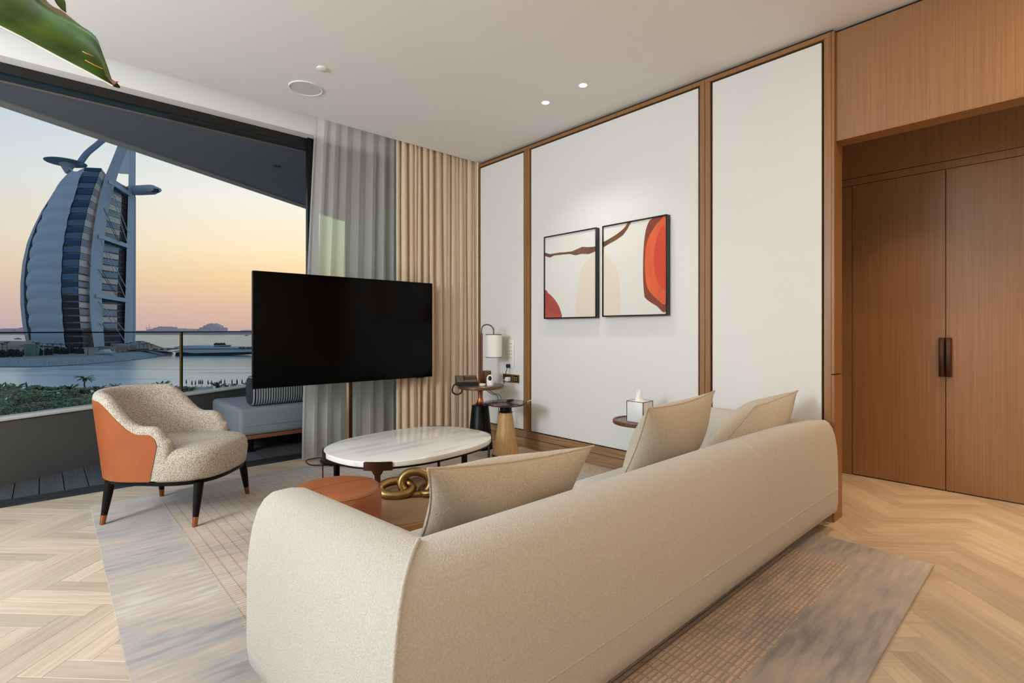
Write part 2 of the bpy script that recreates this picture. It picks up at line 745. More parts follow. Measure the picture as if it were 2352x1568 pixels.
YP = [(4.405, 3.701), (3.614, 1.850), (1.764, 1.043)]
for a, b in YP:
    onwall('wall_panel', b + 0.011, a - 0.011, 0.176, 2.937, M_panel, x0=XW + 0.006)
zt0, zt1 = 2.950, 2.980
for a, b in ((4.428, 3.6575), (3.6565, 1.807), (1.806, 1.0)):
    onwall('top_rail', b, a, zt0, zt1, M_wood_h if False else M_frame)
    onwall('bottom_rail', b, a, 0.100, 0.165, M_wood_h)
for y0, y1 in ((4.407, 4.43), (3.6585, 3.698), (3.617, 3.6565), (1.8080, 1.847), (1.767, 1.8060), (1.0, 1.040)):
    onwall('stile', y0, y1, 0.1655, 2.9495, M_frame)
box('skirting', XW - 0.004, 3.57, 1.0, 4.43, 0.0, 0.096, M_wood_h, wr, 0.002, 1)
box('end_panel', 3.545, 3.70, 0.985, 0.9995, 0.90, 2.980, M_frame, wr)
box('end_panel', 3.545, 3.70, 0.985, 0.9995, 0.0, 0.893, M_frame, wr)
box('wall_return', 3.54, 3.70, 4.4305, 4.95, 0, 3.24, M_plaster, wr)

# ---- timber bulkhead over the hall opening
bh = tag(box('wall_bulkhead', 3.575, 3.70, Y_BACK, 0.984, 2.325, 2.978, M_wood_v), 'oak veneered bulkhead over the hall opening', None, None, 'structure')
box('shadow_gap', 3.60, 3.70, Y_BACK, 0.99, 2.978, 3.0, M_black, bh)
box('bottom_lip', 3.571, 3.70, Y_BACK, 0.984, 2.316, 2.325, M_frame, bh)
# ---- hall with doors
XD = 4.833
hall = tag(box('wall_hall', XD + 0.05, 5.0, Y_BACK, 2.4, 0, CEIL, M_black), 'oak clad hall wall holding the double doors', None, None, 'structure')
box('door_header', XD, XD + 0.05, -2.6, 2.2, 2.392, 2.80, M_wood_v, hall, 0.001, 1)
box('door_head_rail', XD, XD + 0.05, -2.6, 2.2, 2.334, 2.388, M_wood_v, hall, 0.001, 1)
box('door_stile', XD, XD + 0.05, 1.217, 1.60, 0.004, 2.330, M_wood_v, hall, 0.001, 1)
box('door_stile', XD, XD + 0.05, 1.604, 2.2, 0.004, 2.330, M_wood_v, hall, 0.001, 1)
box('hall_panel', XD, XD + 0.05, Y_BACK, -1.15, 0.004, 2.330, M_wood_v, hall, 0.001, 1)
he = tag(box('wall_hall_end', 3.70, 5.0, 2.2, 2.3, 0, CEIL, M_wood_v), 'oak clad end wall of the hall', None, None, 'structure')
hc = tag(box('ceiling_hall', 3.70, 5.0, Y_BACK, 2.3, 2.78, 2.995, M_plaster), 'white ceiling of the hall', None, None, 'structure')
for nm, y0, y1, lab in (('door_1', 0.635, 1.213, 'oak veneered hall door leaf nearer the panelled wall'), ('door_2', 0.05, 0.631, 'oak veneered hall door leaf at the right picture edge')):
    d = tag(box(nm, XD, XD + 0.045, y0, y1, 0.008, 2.330, M_wood_v, None, 0.001, 1), lab, None, None, 'structure')
    hy = 0.652 if nm == 'door_1' else 0.614
    box('door_handle', XD - 0.035, XD, hy - 0.016, hy + 0.016, 0.83, 1.112, M_bronze, d, 0.004, 2)
box('hall_panel', XD, XD + 0.05, -1.146, 0.046, 0.004, 2.330, M_wood_v, hall, 0.001, 1)

# ---- rear and left walls (behind the camera)
tag(box('wall_back', X_LEFT - 0.1, 5.0, Y_BACK - 0.1, Y_BACK, 0, CEIL + 0.2, M_plaster), 'white rear wall of the living room', None, None, 'structure')
tag(box('wall_left', X_LEFT - 0.1, X_LEFT, Y_BACK, Y_WIN + 0.1, 0, CEIL + 0.2, M_plaster), 'white left wall of the living room', None, None, 'structure')

# ---- window: sill track, head, mullion, glass
w1 = tag(box('window_1', X_LEFT, 3.7, Y_WIN, 4.96, -0.10, -0.012, M_dark), 'wide sliding window opening to the balcony', None, None, 'structure')
for y0, y1 in ((4.752, 4.775), (4.785, 4.815), (4.832, 4.862), (4.880, 4.915), (4.93, 4.958)):
    box('track_rail', X_LEFT, 3.7, y0, y1, -0.012, 0.003, M_darkrail, w1, 0.002, 1)
box('window_head', X_LEFT, 3.7, 4.87, 4.90, 2.90, 2.968, M_black, w1)
box('window_head', X_LEFT, 3.7, 4.905, 4.985, 2.885, 2.968, mat('teal_black_frame', (30, 50, 58), 0.4, 0.3), w1)
box('head_lip', X_LEFT, 3.7, 4.985, 5.0, 2.872, 2.90, mat('taupe_lip', (104, 96, 92), 0.5), w1)
box('head_slot', 0.76, 1.84, 4.875, 4.94, 2.872, 2.899, M_black, w1)
for x0, x1, y0, y1 in ((1.835, 1.885, 4.84, 4.89), (1.888, 1.925, 4.80, 4.85), (2.50, 2.54, 4.84, 4.89), (3.50, 3.54, 4.84, 4.89)):
    box('window_stile', x0, x1, y0, y1, -0.010, 2.968, M_dark, w1, 0.003, 1)
box('window_pane', 1.885, 2.50, 4.858, 4.866, 0.06, 2.90, M_glass_green, w1)
box('window_pane', 2.54, 3.50, 4.858, 4.866, 0.06, 2.90, M_glass_green, w1)
box('window_rail', 1.885, 3.50, 4.842, 4.888, 0.003, 0.06, M_dark, w1)

# ---- ceiling fittings
for i, (x, y, lab) in enumerate(((2.993, 2.487, 'small lit recessed downlight nearer the camera above the paintings'), (2.999, 2.882, 'small lit recessed downlight nearer the window above the paintings'))):
    t = thing('downlight', lab, 'downlight', (x, y, CEIL), 0, 'recessed ceiling downlights')
    lathe('trim_ring', [(0.028, -0.001), (0.034, -0.003), (0.034, 0.0), (0.028, 0.0), (0.028, -0.001)], M_white, t)
    lathe('lens', [(0.0, -0.0015), (0.028, -0.0015)], emit('lamp_lens%d' % i, (255, 250, 240), 14.0), t)
    sp = bpy.data.lights.new('downlight_beam', 'SPOT')
    sp.energy = 26
    sp.spot_size = math.radians(95)
    sp.spot_blend = 0.9
    sp.color = (1.0, 0.93, 0.84)
    sp.shadow_soft_size = 0.03
    so = bpy.data.objects.new('downlight_beam', sp)
    so.location = (0, 0, -0.02)
    link(so, t)
t = thing('ceiling_speaker', 'large round white speaker grille in the ceiling', 'speaker', (1.478, 3.935, CEIL))
lathe('rim', [(0.122, 0.0), (0.122, -0.006), (0.117, -0.008), (0.113, -0.006), (0.113, 0.0)], M_white, t)
lathe('grille', [(0.0, -0.0035), (0.113, -0.0035)], mat('speaker_grille', (214, 214, 214), 0.7, bump=0.3, bscale=(700, 700, 700)), t)
tag(lathe('smoke_detector', [(0, -0.012), (0.030, -0.012), (0.036, -0.008), (0.036, 0.0)], M_white, None, (1.45, 3.56, CEIL)), 'small round white detector cap on the ceiling', 'detector')

# ================================================================== RUG
def rug_material():
    m = bpy.data.materials.new('hand_tufted_rug')
    m.use_nodes = True
    t = m.node_tree
    b = t.nodes['Principled BSDF']
    b.inputs['Roughness'].default_value = 0.9
    b.inputs['Sheen Weight'].default_value = 0.25
    tc = N(t, 'ShaderNodeTexCoord')

    def noise(scale, detail=4.0, off=(0, 0, 0)):
        mp = N(t, 'ShaderNodeMapping')
        mp.inputs['Scale'].default_value = scale
        mp.inputs['Location'].default_value = off
        t.links.new(tc.outputs['Object'], mp.inputs[0])
        n = N(t, 'ShaderNodeTexNoise')
        n.inputs['Scale'].default_value = 1.0
        n.inputs['Detail'].default_value = detail
        t.links.new(mp.outputs[0], n.inputs['Vector'])
        return n.outputs['Fac']
    big = noise((1.1, 2.2, 1), 3.0, (3.1, 1.7, 0))
    streak = noise((5, 34, 4), 9.0)
    mixv = math_n(t, 'ADD', math_n(t, 'MULTIPLY', big, 0.6), math_n(t, 'MULTIPLY', streak, 0.4))
    border = ramp(t, [(0.36, lin((128, 124, 124))), (0.46, lin((160, 154, 150))), (0.54, lin((178, 162, 148))), (0.64, lin((196, 188, 180)))])
    t.links.new(mixv, border.inputs[0])
    inner = ramp(t, [(0.36, lin((160, 150, 144))), (0.48, lin((196, 172, 152))), (0.60, lin((206, 192, 178)))])
    t.links.new(mixv, inner.inputs[0])
    # inner ribbed field mask (a woven border runs round the rug)
    sep = N(t, 'ShaderNodeSeparateXYZ')
    t.links.new(tc.outputs['Object'], sep.inputs[0])
    wob = math_n(t, 'MULTIPLY', noise((9, 9, 9), 2.0, (7, 2, 0)), 0.06)

    def edge(sock, lo, hi):
        a = math_n(t, 'GREATER_THAN', math_n(t, 'ADD', sock, wob), lo)
        c = math_n(t, 'LESS_THAN', sock, hi)
        return math_n(t, 'MULTIPLY', a, c)
    mask = math_n(t, 'MULTIPLY', edge(sep.outputs['X'], 0.62, 2.93), edge(sep.outputs['Y'], 0.78, 4.12))
    mx_ = N(t, 'ShaderNodeMix', data_type='RGBA')
    t.links.new(mask, mx_.inputs[0])
    t.links.new(border.outputs[0], mx_.inputs[6])
    t.links.new(inner.outputs[0], mx_.inputs[7])
    # short raised ribs
    br = N(t, 'ShaderNodeTexBrick')
    mpb = N(t, 'ShaderNodeMapping')
    mpb.inputs['Scale'].default_value = (1, 1, 1)
    t.links.new(tc.outputs['Object'], mpb.inputs[0])
    t.links.new(mpb.outputs[0], br.inputs[0])
    br.inputs['Scale'].default_value = 1.0
    br.inputs['Brick Width'].default_value = 0.055
    br.inputs['Row Height'].default_value = 0.019
    br.inputs['Mortar Size'].default_value = 0.0045
    br.inputs['Mortar Smooth'].default_value = 0.6
    br.offset = 0.0
    ribh = math_n(t, 'MULTIPLY', math_n(t, 'SUBTRACT', 1.0, br.outputs['Fac']), mask)
    pile = math_n(t, 'MULTIPLY', noise((160, 420, 160), 2.0), 0.35)
    hgt = math_n(t, 'ADD', ribh, pile)
    bp = N(t, 'ShaderNodeBump')
    bp.inputs['Strength'].default_value = 0.9
    bp.inputs['Distance'].default_value = 0.004
    t.links.new(hgt, bp.inputs['Height'])
    t.links.new(bp.outputs[0], b.inputs['Normal'])
    dk = N(t, 'ShaderNodeMix', data_type='RGBA', blend_type='MULTIPLY')
    t.links.new(math_n(t, 'MULTIPLY', math_n(t, 'MULTIPLY', br.outputs['Fac'], mask), 0.35), dk.inputs[0])
    t.links.new(mx_.outputs[2], dk.inputs[6])
    dk.inputs[7].default_value = (0.35, 0.32, 0.3, 1)
    t.links.new(dk.outputs[2], b.inputs['Base Color'])
    return m


tag(prism('area_rug', RUG, 0.0005, 0.013, rug_material(), None, 0.005, 2), 'large grey and beige ribbed rug under the seating', 'rug')
ZR = 0.0135

# ================================================================== SOFA
SX0, SX1, SY0, SY1 = 0.483, 3.475, 0.945, 1.83
PROF = [(0.045, 0.085), (0.012, 0.10), (0.0, 0.15), (0.0, 0.26), (0.002, 0.38), (0.010, 0.46), (0.028, 0.53), (0.056, 0.585), (0.094, 0.618),
        (0.135, 0.634), (0.172, 0.636), (0.203, 0.627), (0.227, 0.604), (0.241, 0.565), (0.246, 0.50), (0.246, 0.24)]


SXC = 0.530


def o_left(o):
    return o * 0.62 if o <= 0.135 else 0.0837 + (o - 0.135) * (0.246 - 0.0837) / 0.111


def o_right(o):
    return o * 0.40 if o <= 0.135 else 0.054 + (o - 0.135) * (0.246 - 0.054) / 0.111


sofa = thing('sofa', 'long cream wool sofa seen from behind with rounded back and arms', 'sofa', (0, 0, 0))


def sofa_run(name, fn, ts):
    rows = [[fn(o, z, t) for (o, z) in PROF] for t in ts]
    return grid(name, rows, M_boucle, sofa, True, ang=60)


ts = [i / 40 for i in range(41)]
sofa_run('back_upholstery', lambda o, z, t: Vector(((SXC + o) * (1 - t) + (SX1 - o_right(o)) * t, SY0 + o + (o_right(o) - o) * max(0.0, (t - 0.62) / 0.38) ** 2, z)), ts)


def arm_fn(mirror):
    def fn(o, z, t):
        r = 0.055
        yl = SY0 + (o_right(o) if mirror else o)
        if t <= 1:
            y = yl + (SY1 - r - yl) * t
            k = 0.0
        else:
            a = (t - 1) * PI / 2
            y = SY1 - r + r * math.sin(a)
            k = 1 - math.cos(a)
        oc, zc = 0.14, 0.36
        o2 = oc + (o - oc) * (1 - k * r / 0.14)
        z2 = zc + (z - zc) * (1 - k * r / 0.34)
        tt_ = min(1.0, t)
        return Vector(((SXC + o2) * (1 - tt_) + (SX0 + o_left(o2)) * tt_ if not mirror else (SX1 - o_right(o2)), y, z2))
    return fn


for mir in (False, True):
    rows = [[arm_fn(mir)(o, z, t) for (o, z) in PROF] for t in [i / 16 for i in range(17)] + [1.2, 1.4, 1.6, 1.8, 1.93, 2.0]]
    n = len(PROF)
    V = [p for r in rows for p in r]
    Fs = [(i * n + k, i * n + k + 1, (i + 1) * n + k + 1, (i + 1) * n + k) for i in range(len(rows) - 1) for k in range(n - 1)]
    Fs.append(tuple(range((len(rows) - 1) * n, len(rows) * n)))
    sharp(raw('arm_upholstery', V, Fs, M_boucle, sofa, True), 60)
# piping over both mitred corners, and the stitched seam along the back
for mir in (False,):
    pth = [((SXC + o) if not mir else (SX1 - o_right(o)), SY0 + o, z) for o, z in PROF[:11]]
    cx = SXC + 0.14 if not mir else SX1 - 0.14
    pth = [(x - 0.002, y - 0.004, z + (0.004 if z > 0.55 else 0)) for x, y, z in pth]
    tube('piping', spline(pth, 4), 0.0058, M_boucle, sofa, 8)
tube('seam', [(SXC + 0.01 + i * (SX1 - SXC - 0.03) / 40, SY0 - 0.0005, 0.235) for i in range(41)], 0.0028, M_boucle, sofa, 6)
tube('seam', [(2.47, SY0 + o - 0.0004, z + (0.0004 if o > 0.1 else 0)) for o, z in PROF[4:12]], 0.0022, M_boucle, sofa, 6)
box('underside', SX0 + 0.04, SX1 - 0.04, SY0 + 0.04, SY1 - 0.05, 0.078, 0.10, M_black, sofa)
box('plinth', SX0 + 0.12, SX1 - 0.12, SY0 + 0.16, SY1 - 0.12, ZR, 0.08, M_black, sofa)
for x0, x1 in ((SX0 + 0.25, 1.98), (1.985, SX1 - 0.25)):
    box('seat_cushion', x0, x1, SY0 + 0.24, SY1 - 0.075, 0.10, 0.395, M_boucle, sofa, 0.045, 5)


def pillow(name, label, tl, tr, br, bl, th, m, group=None, pinch=0.11):
    tl, tr, br, bl = [Vector(p) for p in (tl, tr, br, bl)]
    c = (tl + tr + br + bl) / 4
    nrm_ = ((tr - tl).cross(bl - tl)).normalized()
    n = 22
    t = thing(name, label, 'cushion', (c.x, c.y, min(p.z for p in (tl, tr, br, bl))), 0, group)
    org = Vector(t.location)

    def pt(a, b, s):
        a2 = a * (1 - pinch * (1 - b * b))
        b2 = b * (1 - pinch * (1 - a * a))
        u, v = (a2 + 1) / 2, (b2 + 1) / 2
        p = (tl * (1 - u) + tr * u) * v + (bl * (1 - u) + br * u) * (1 - v)
        w = max(0.0, (1 - a * a)) ** 0.55 * max(0.0, (1 - b * b)) ** 0.55
        w *= 1 + 0.05 * math.sin(5 * a + 3 * b) * (1 if s > 0 else -1)
        return p + nrm_ * (s * th / 2 * w) - org
    V, Fs = [], []
    g = [[(-math.cos(PI * i / n)) for i in range(n + 1)]][0]
    for s in (1, -1):
        o0 = len(V)
        for j in range(n + 1):
            for i in range(n + 1):
                V.append(pt(g[i], g[j], s))
        for j in range(n):
            for i in range(n):
                q = (o0 + j * (n + 1) + i, o0 + j * (n + 1) + i + 1, o0 + (j + 1) * (n + 1) + i + 1, o0 + (j + 1) * (n + 1) + i)
                Fs.append(q if s > 0 else q[::-1])
    me = bpy.data.meshes.new('cover')
    me.from_pydata([tuple(v) for v in V], [], Fs)
    bm = bmesh.new()
    bm.from_mesh(me)
    bmesh.ops.remove_doubles(bm, verts=bm.verts, dist=1e-4)
    bmesh.ops.recalc_face_normals(bm, faces=bm.faces)
    bm.to_mesh(me)
    bm.free()
    mesh_obj('cover', me, m, t)
    ring = [pt(a, 1, 0) for a in g] + [pt(1, b, 0) for b in g[::-1][1:]] + [pt(a, -1, 0) for a in g[::-1][1:]] + [pt(-1, b, 0) for b in g[1:-1]]
    tube('piping', ring, 0.0042, m, t, 6, True)
    return t


pillow('throw_cushion', 'beige woven cushion nearest the camera on the sofa', (0.832, 1.275, 0.762), (1.600, 1.275, 0.712), (1.62, 1.49, 0.385), (0.90, 1.50, 0.385), 0.23, M_cushion, 'sofa cushions')
pillow('throw_cushion', 'beige cushion standing upright in the middle of the sofa', (2.014, 1.300, 0.815), (2.655, 1.30, 0.842), (2.68, 1.47, 0.405), (2.04, 1.49, 0.405), 0.24, M_cushion, 'sofa cushions')
pillow('throw_cushion', 'cream cushion slumped in the far corner of the sofa', (2.985, 1.225, 0.735), (3.385, 1.135, 0.80), (3.10, 1.34, 0.44), (2.70, 1.40, 0.40), 0.28, M_cushion, 'sofa cushions', 0.06)

# ================================================================== ARMCHAIR
CH = math.radians(-42.0)
ch = thing('armchair', 'tweed armchair with orange leather outside and black tapered legs', 'armchair', (0.640, 3.910, ZR), CH)
HW, XF, XC, XB = 0.350, 0.135, -0.08, 0.345
ARM_Z, BACK_Z = 0.590, 0.775


def chair_path(n=72):
    """Plan of the shell, right arm front round the back to left arm front; returns (point, outward normal, dist to front end, backness)."""
    pts = []
    ns = 10
    for i in range(ns):
        x = XF + (XC - XF) * i / ns
        pts.append((x, -HW, 0.0, -1.0))
    m_ = n - 2 * ns
    for i in range(m_ + 1):
        a = -PI / 2 - PI * i / m_
        x, y = XC + XB * math.cos(a), HW * math.sin(a)
        nx, ny = math.cos(a) / XB, math.sin(a) / HW
        l = math.hypot(nx, ny)
        pts.append((x, y, nx / l, ny / l))
    for i in range(1, ns + 1):
        x = XC + (XF - XC) * i / ns
        pts.append((x, HW, 0.0, 1.0))
    return pts


def ztop(x, y):
    d = XF - x
    s = min(1.0, max(0.0, (d - 0.13) / 0.27))
    s = s * s * (3 - 2 * s)
    z = ARM_Z + 0.004 * d + (BACK_Z - ARM_Z) * s
    bow = 1 - (y / HW) ** 2 if x < XC else 0.0
    z += 0.012 * max(0, bow)
    r = 0.085
    if d < r:
        z -= r - math.sqrt(max(0, r * r - (r - d) ** 2))
    return z


def flare(z):
    t = (z - 0.26) / 0.5
    return 0.90 + 0.13 * t


path = chair_path()
T = 0.078
ZB = 0.27


def shell_col(x, y, nx, ny, th, zt):
    col = []
    zs = [ZB + (zt - th / 2 - ZB) * i / 8 for i in range(9)]

    def P(off, z):
        f = flare(z)
        fx = x * f if x < 0 else x
        return Vector((fx - nx * off, y * f - ny * off, z))
    for z in zs:
        col.append(P(T / 2 - th / 2, z))
    for i in range(1, 8):
        a = PI * i / 8
        col.append(P(T / 2 - th / 2 * math.cos(a), zt - th / 2 + th / 2 * math.sin(a)))
    for z in zs[::-1]:
        e = 0.5 * (1 - (z - ZB) / (zt - ZB)) * 0.05
        col.append(P(T / 2 + th / 2 + e, z))
    return col


rows = []
x, y, nx, ny = path[0]
for dx, f in ((0.030, 0.18), (0.027, 0.5), (0.018, 0.78), (0.008, 0.94)):
    rows.append(shell_col(x + dx, y, nx, ny, T * f, ztop(XF - 0.002, y) - dx * 0.8))
for (x, y, nx, ny) in path:
    rows.append(shell_col(x, y, nx, ny, T, ztop(min(x, XF - 0.002), y)))
x, y, nx, ny = path[-1]
for dx, f in ((0.008, 0.94), (0.018, 0.78), (0.027, 0.5), (0.030, 0.18)):
    rows.append(shell_col(x + dx, y, nx, ny, T * f, ztop(XF - 0.002, y) - dx * 0.8))
grid('backrest', rows, M_tweed, ch, True, caps=True, ang=70)
# leather skin on the outside
rows = []
for (x, y, nx, ny) in path:
    x2 = x
    zt = ztop(min(x2, XF - 0.002), y) - 0.045
    col = []
    for i in range(9):
        z = ZB - 0.004 + (zt - ZB + 0.004) * i / 8
        f = flare(z)
        xx = (x2 * f if x2 < 0 else x2)
        xx -= 0.085 * (1 - (z - ZB) / 0.33) * max(0, min(1, (x2 + 0.02) / 0.15))
        col.append(Vector((xx + nx * 0.004, y * f + ny * 0.004, z)))
    col.append(col[-1] - Vector((nx * 0.006, ny * 0.006, -0.002)))
    rows.append(col)
grid('leather_shell', rows, M_leather, ch, True, ang=60)


def chair_seat(scale, zf):
    out = []
    for i in range(72):
        a = 2 * PI * i / 72
        c, s = math.cos(a), math.sin(a)
        p = 3.4 if c > 0 else 2.3
        ax = 0.385 if c > 0 else 0.385
        xx = ax * scale * math.copysign(abs(c) ** (2 / p), c)
        k = min(1.0, max(0.0, (xx - 0.0) / 0.09)) if zf > 0.261 else 1.0
        k = k * k * (3 - 2 * k)
        w_ = (0.268 if zf > 0.261 else 0.325) * (1 - k) + 0.325 * k if zf > 0.261 else (0.325 if xx > 0 else 0.315)
        if zf > 0.261 and xx < 0:
            xx *= 0.80
        elif xx < 0:
            xx *= 0.98
        out.append(Vector((xx, w_ * scale * math.copysign(abs(s) ** (2 / 2.9), s), zf)))
    return out


sp_ = [(0.955, 0.2615), (0.985, 0.275), (1.0, 0.32), (1.012, 0.37), (1.0, 0.41), (0.965, 0.435), (0.90, 0.449), (0.75, 0.458), (0.5, 0.462), (0.2, 0.463)]
rows = [chair_seat(s, z) for s, z in sp_]
grid('seat', rows, M_tweed, ch, True, closed_u=True, caps=True, ang=60)
rows = [chair_seat(s, z) for s, z in ((0.90, 0.236), (0.945, 0.238), (0.955, 0.25), (0.955, 0.2605))]
grid('base_rail', rows, M_metal_dark, ch, True, closed_u=True, caps=True, ang=40)
for (tx, ty, fx, fy) in ((0.295, -0.250, 0.300, -0.300), (0.295, 0.250, 0.300, 0.312), (-0.250, -0.225, -0.268, -0.262), (-0.250, 0.225, -0.268, 0.262)):
    p, q = Vector((tx, ty, 0.245)), Vector((fx, fy, 0.0))
    k = p.lerp(q, 0.78)
    lg = tube('leg', [p, p.lerp(q, 0.4), k], [0.027, 0.0225, 0.0165], M_metal_dark, ch, 16)
    tube('foot_cap', [k, q], [0.0167, 0.0135], M_copper, lg, 16)

# ================================================================== TELEVISION ON STAND
tv = thing('television', 'large black flat screen television on a floor stand', 'television', (2.05, 4.345, ZR))
ang_tilt = 0.0
box('screen_body', -0.832, 0.832, -0.012, 0.028, 0.690, 1.620, M_metal_dark, tv, 0.004, 2)
box('screen', -0.829, 0.829, -0.0145, -0.0115, 0.694, 1.617, M_screen, tv)
box('sensor', 0.66, 0.74, -0.010, 0.012, 0.682, 0.691, M_blk_plastic, tv)
box('rear_housing', -0.45, 0.45, 0.028, 0.055, 0.80, 1.35, M_blk_plastic, tv, 0.01, 2)
box('bracket', -0.2, 0.2, 0.05, 0.075, 0.98, 1.2, M_metal_dark, tv)
tube('pole', [(0.012, 0.09, 0.025), (0.012, 0.09, 1.25)], 0.022, M_bronze, tv, 20)
box('cable_duct', -0.030, -0.010, 0.06, 0.09, 0.025, 0.72, mat('champagne_metal', (206, 186, 160), 0.3, 0.9), tv, 0.003, 2)
lathe('stand_base', [(0, 0.008), (0.27, 0.008), (0.285, 0.014), (0.285, 0.022), (0.275, 0.028), (0.03, 0.03), (0, 0.03)], M_metal_dark, tv, n=56, sy=0.78)
for a in (200, 250, 300, 350):
    lathe('foot', [(0, 0), (0.012, 0), (0.012, 0.008), (0, 0.008)], M_blk_plastic, tv, (0.25 * math.cos(math.radians(a)), 0.195 * math.sin(math.radians(a)), 0), 12)

tube('cord', spline([(-0.12, 0.10, 0.008), (-0.22, 0.24, 0.006), (-0.33, 0.22, 0.006), (-0.36, 0.05, 0.006), (-0.27, -0.05, 0.006)], 8), 0.005, M_blk_plastic, tv, 8)

# ================================================================== MARBLE COFFEE TABLE
CTR = 0.131
ct = thing('coffee_table', 'oval white marble coffee table on dark bronze legs', 'coffee table', (1.937, 3.166, ZR), CTR)
ZT = 0.367
top = superell(0.60, 0.452, 2.45, 96)
tm = prism('marble_top', top, ZT - 0.036, ZT, M_marble, ct, 0.006, 3)
ring_o, ring_i = superell(0.592, 0.444, 2.45, 96), superell(0.575, 0.427, 2.45, 96)
V = [(x, y, z) for (x, y) in ring_o for z in (ZT - 0.048, ZT - 0.036)] + [(x, y, z) for (x, y) in ring_i for z in (ZT - 0.048, ZT - 0.036)]
Fs = []
for i in range(96):
    j = (i + 1) % 96
    a, b, c_, d_ = 2 * i, 2 * i + 1, 2 * j + 1, 2 * j
    o = 192
    Fs += [(a, b, c_, d_), (o + a, o + d_, o + c_, o + b), (a, d_, o + d_, o + a), (b, o + b, o + c_, c_)]
raw('under_frame', V, Fs, M_metal_dark, ct, True)


def ct_leg(ang, hw, z0=0.0):
    """bronze bracket wrapped on the rim narrowing into a leg."""
    def rim(a, off):
        c, s = math.cos(a), math.sin(a)
        p = 2.45
        x = (0.60 + off) * math.copysign(abs(c) ** (2 / p), c)
        y = (0.452 + off) * math.copysign(abs(s) ** (2 / p), s)
        return x, y
    n = 20
    outl = []
    for k in range(n + 1):
        f = -1 + 2 * k / n
        a = ang + f * hw
        outl.append((f, a))
    V, Fs = [], []
    for (f, a) in outl:
        e = abs(f)
        zt_ = ZT + 0.0005
        zb = ZT - 0.052 if e > 0.36 else ZT - 0.052 - (0.03 * ((0.36 - e) / 0.18) ** 0.5 if e > 0.18 else 0.03 + 0.25)
        if e <= 0.18:
            zb = z0
        for off in (0.0006, 0.0075):
            x, y = rim(a, off)
            V += [(x, y, zt_ - (0.004 if e > 0.97 else 0)), (x, y, zb)]
    for i in range(n):
        b = i * 4
        c = b + 4
        Fs += [(b, b + 1, c + 1, c), (b + 2, c + 2, c + 3, b + 3), (b, c, c + 2, b + 2), (b + 1, b + 3, c + 3, c + 1)]
    Fs += [(0, 2, 3, 1), (n * 4, n * 4 + 1, n * 4 + 3, n * 4 + 2)]
    return raw('bracket_leg', V, Fs, M_bronze, ct, False)


for a_ in (-2.50, -0.42, 0.62, 2.72):
    ct_leg(a_, 0.19)
for px, py in ((-0.46, 0.22), (0.16, -0.36)):
    box('leg', px - 0.014, px + 0.014, py - 0.014, py + 0.014, 0.0, ZT - 0.045, M_metal_dark, ct)

# ================================================================== LOW WOOD TABLE + SCULPTURE
lt = thing('low_table', 'low brown oak table tucked under the marble coffee table', 'table', (1.80, 2.575, ZR))
ltop = superell(0.535, 0.355, 8.0, 120)
prism('table_top', superell(0.527, 0.347, 8.0, 120), 0.182, 0.187, M_wood_low, lt)
prism('edge_band', ltop, 0.145, 0.1825, M_wood_edge, lt, 0.004, 2)
prism('base', superell(0.33, 0.24, 4.0, 60), 0.0, 0.146, M_metal_dark, lt)

kn = thing('knot_sculpture', 'aged gold interlocked ring sculpture on the low table', 'sculpture', (1.565, 2.63, ZR + 0.187))


def ringpath(c, ax, ay, rx, ry, n=48, wob=0.0):
    return [Vector(c) + Vector(ax) * (rx * math.cos(2 * PI * i / n)) + Vector(ay) * (ry * math.sin(2 * PI * i / n)) + Vector((0, 0, wob * math.sin(4 * PI * i / n))) for i in range(n)]


A1 = Vector((0.80, -0.60, 0.0))
tube('ring', ringpath((-0.045, 0.030, 0.048), A1, (0.42, 0.50, 0.42), 0.092, 0.070), 0.025, M_gold, kn, 16, True)
tube('ring', ringpath((0.050, -0.030, 0.072), A1, (0.10, 0.28, 0.95), 0.085, 0.066), 0.025, M_gold, kn, 16, True)
tube('ring', ringpath((0.125, -0.085, 0.040), (0.70, -0.5, 0.2), (0.5, 0.72, 0.25), 0.07, 0.055), 0.022, M_gold, kn, 16, True)

# ================================================================== POUF
pf = thing('pouf', 'round tan leather pouf behind the sofa arm', 'pouf', (1.045, 2.395, ZR))
lathe('upholstery', [(0, 0.0), (0.20, 0.0), (0.210, 0.01), (0.212, 0.2), (0.211, 0.35), (0.206, 0.383), (0.19, 0.401), (0.15, 0.409), (0.08, 0.413), (0, 0.414)], M_leather2, pf, n=56, ang=80)
tube('piping', [(0.2035 * math.cos(2 * PI * i / 56), 0.2035 * math.sin(2 * PI * i / 56), 0.390) for i in range(56)], 0.0022, M_leather2, pf, 6, True)
tube('seam', [(x_, 0.045 * math.sin(0), 0.4145 - 0.011 * (abs(x_) / 0.2) ** 3.5) for x_ in [-0.19 + 0.38 * i / 20 for i in range(21)]], 0.0014, M_leather2, pf, 6)

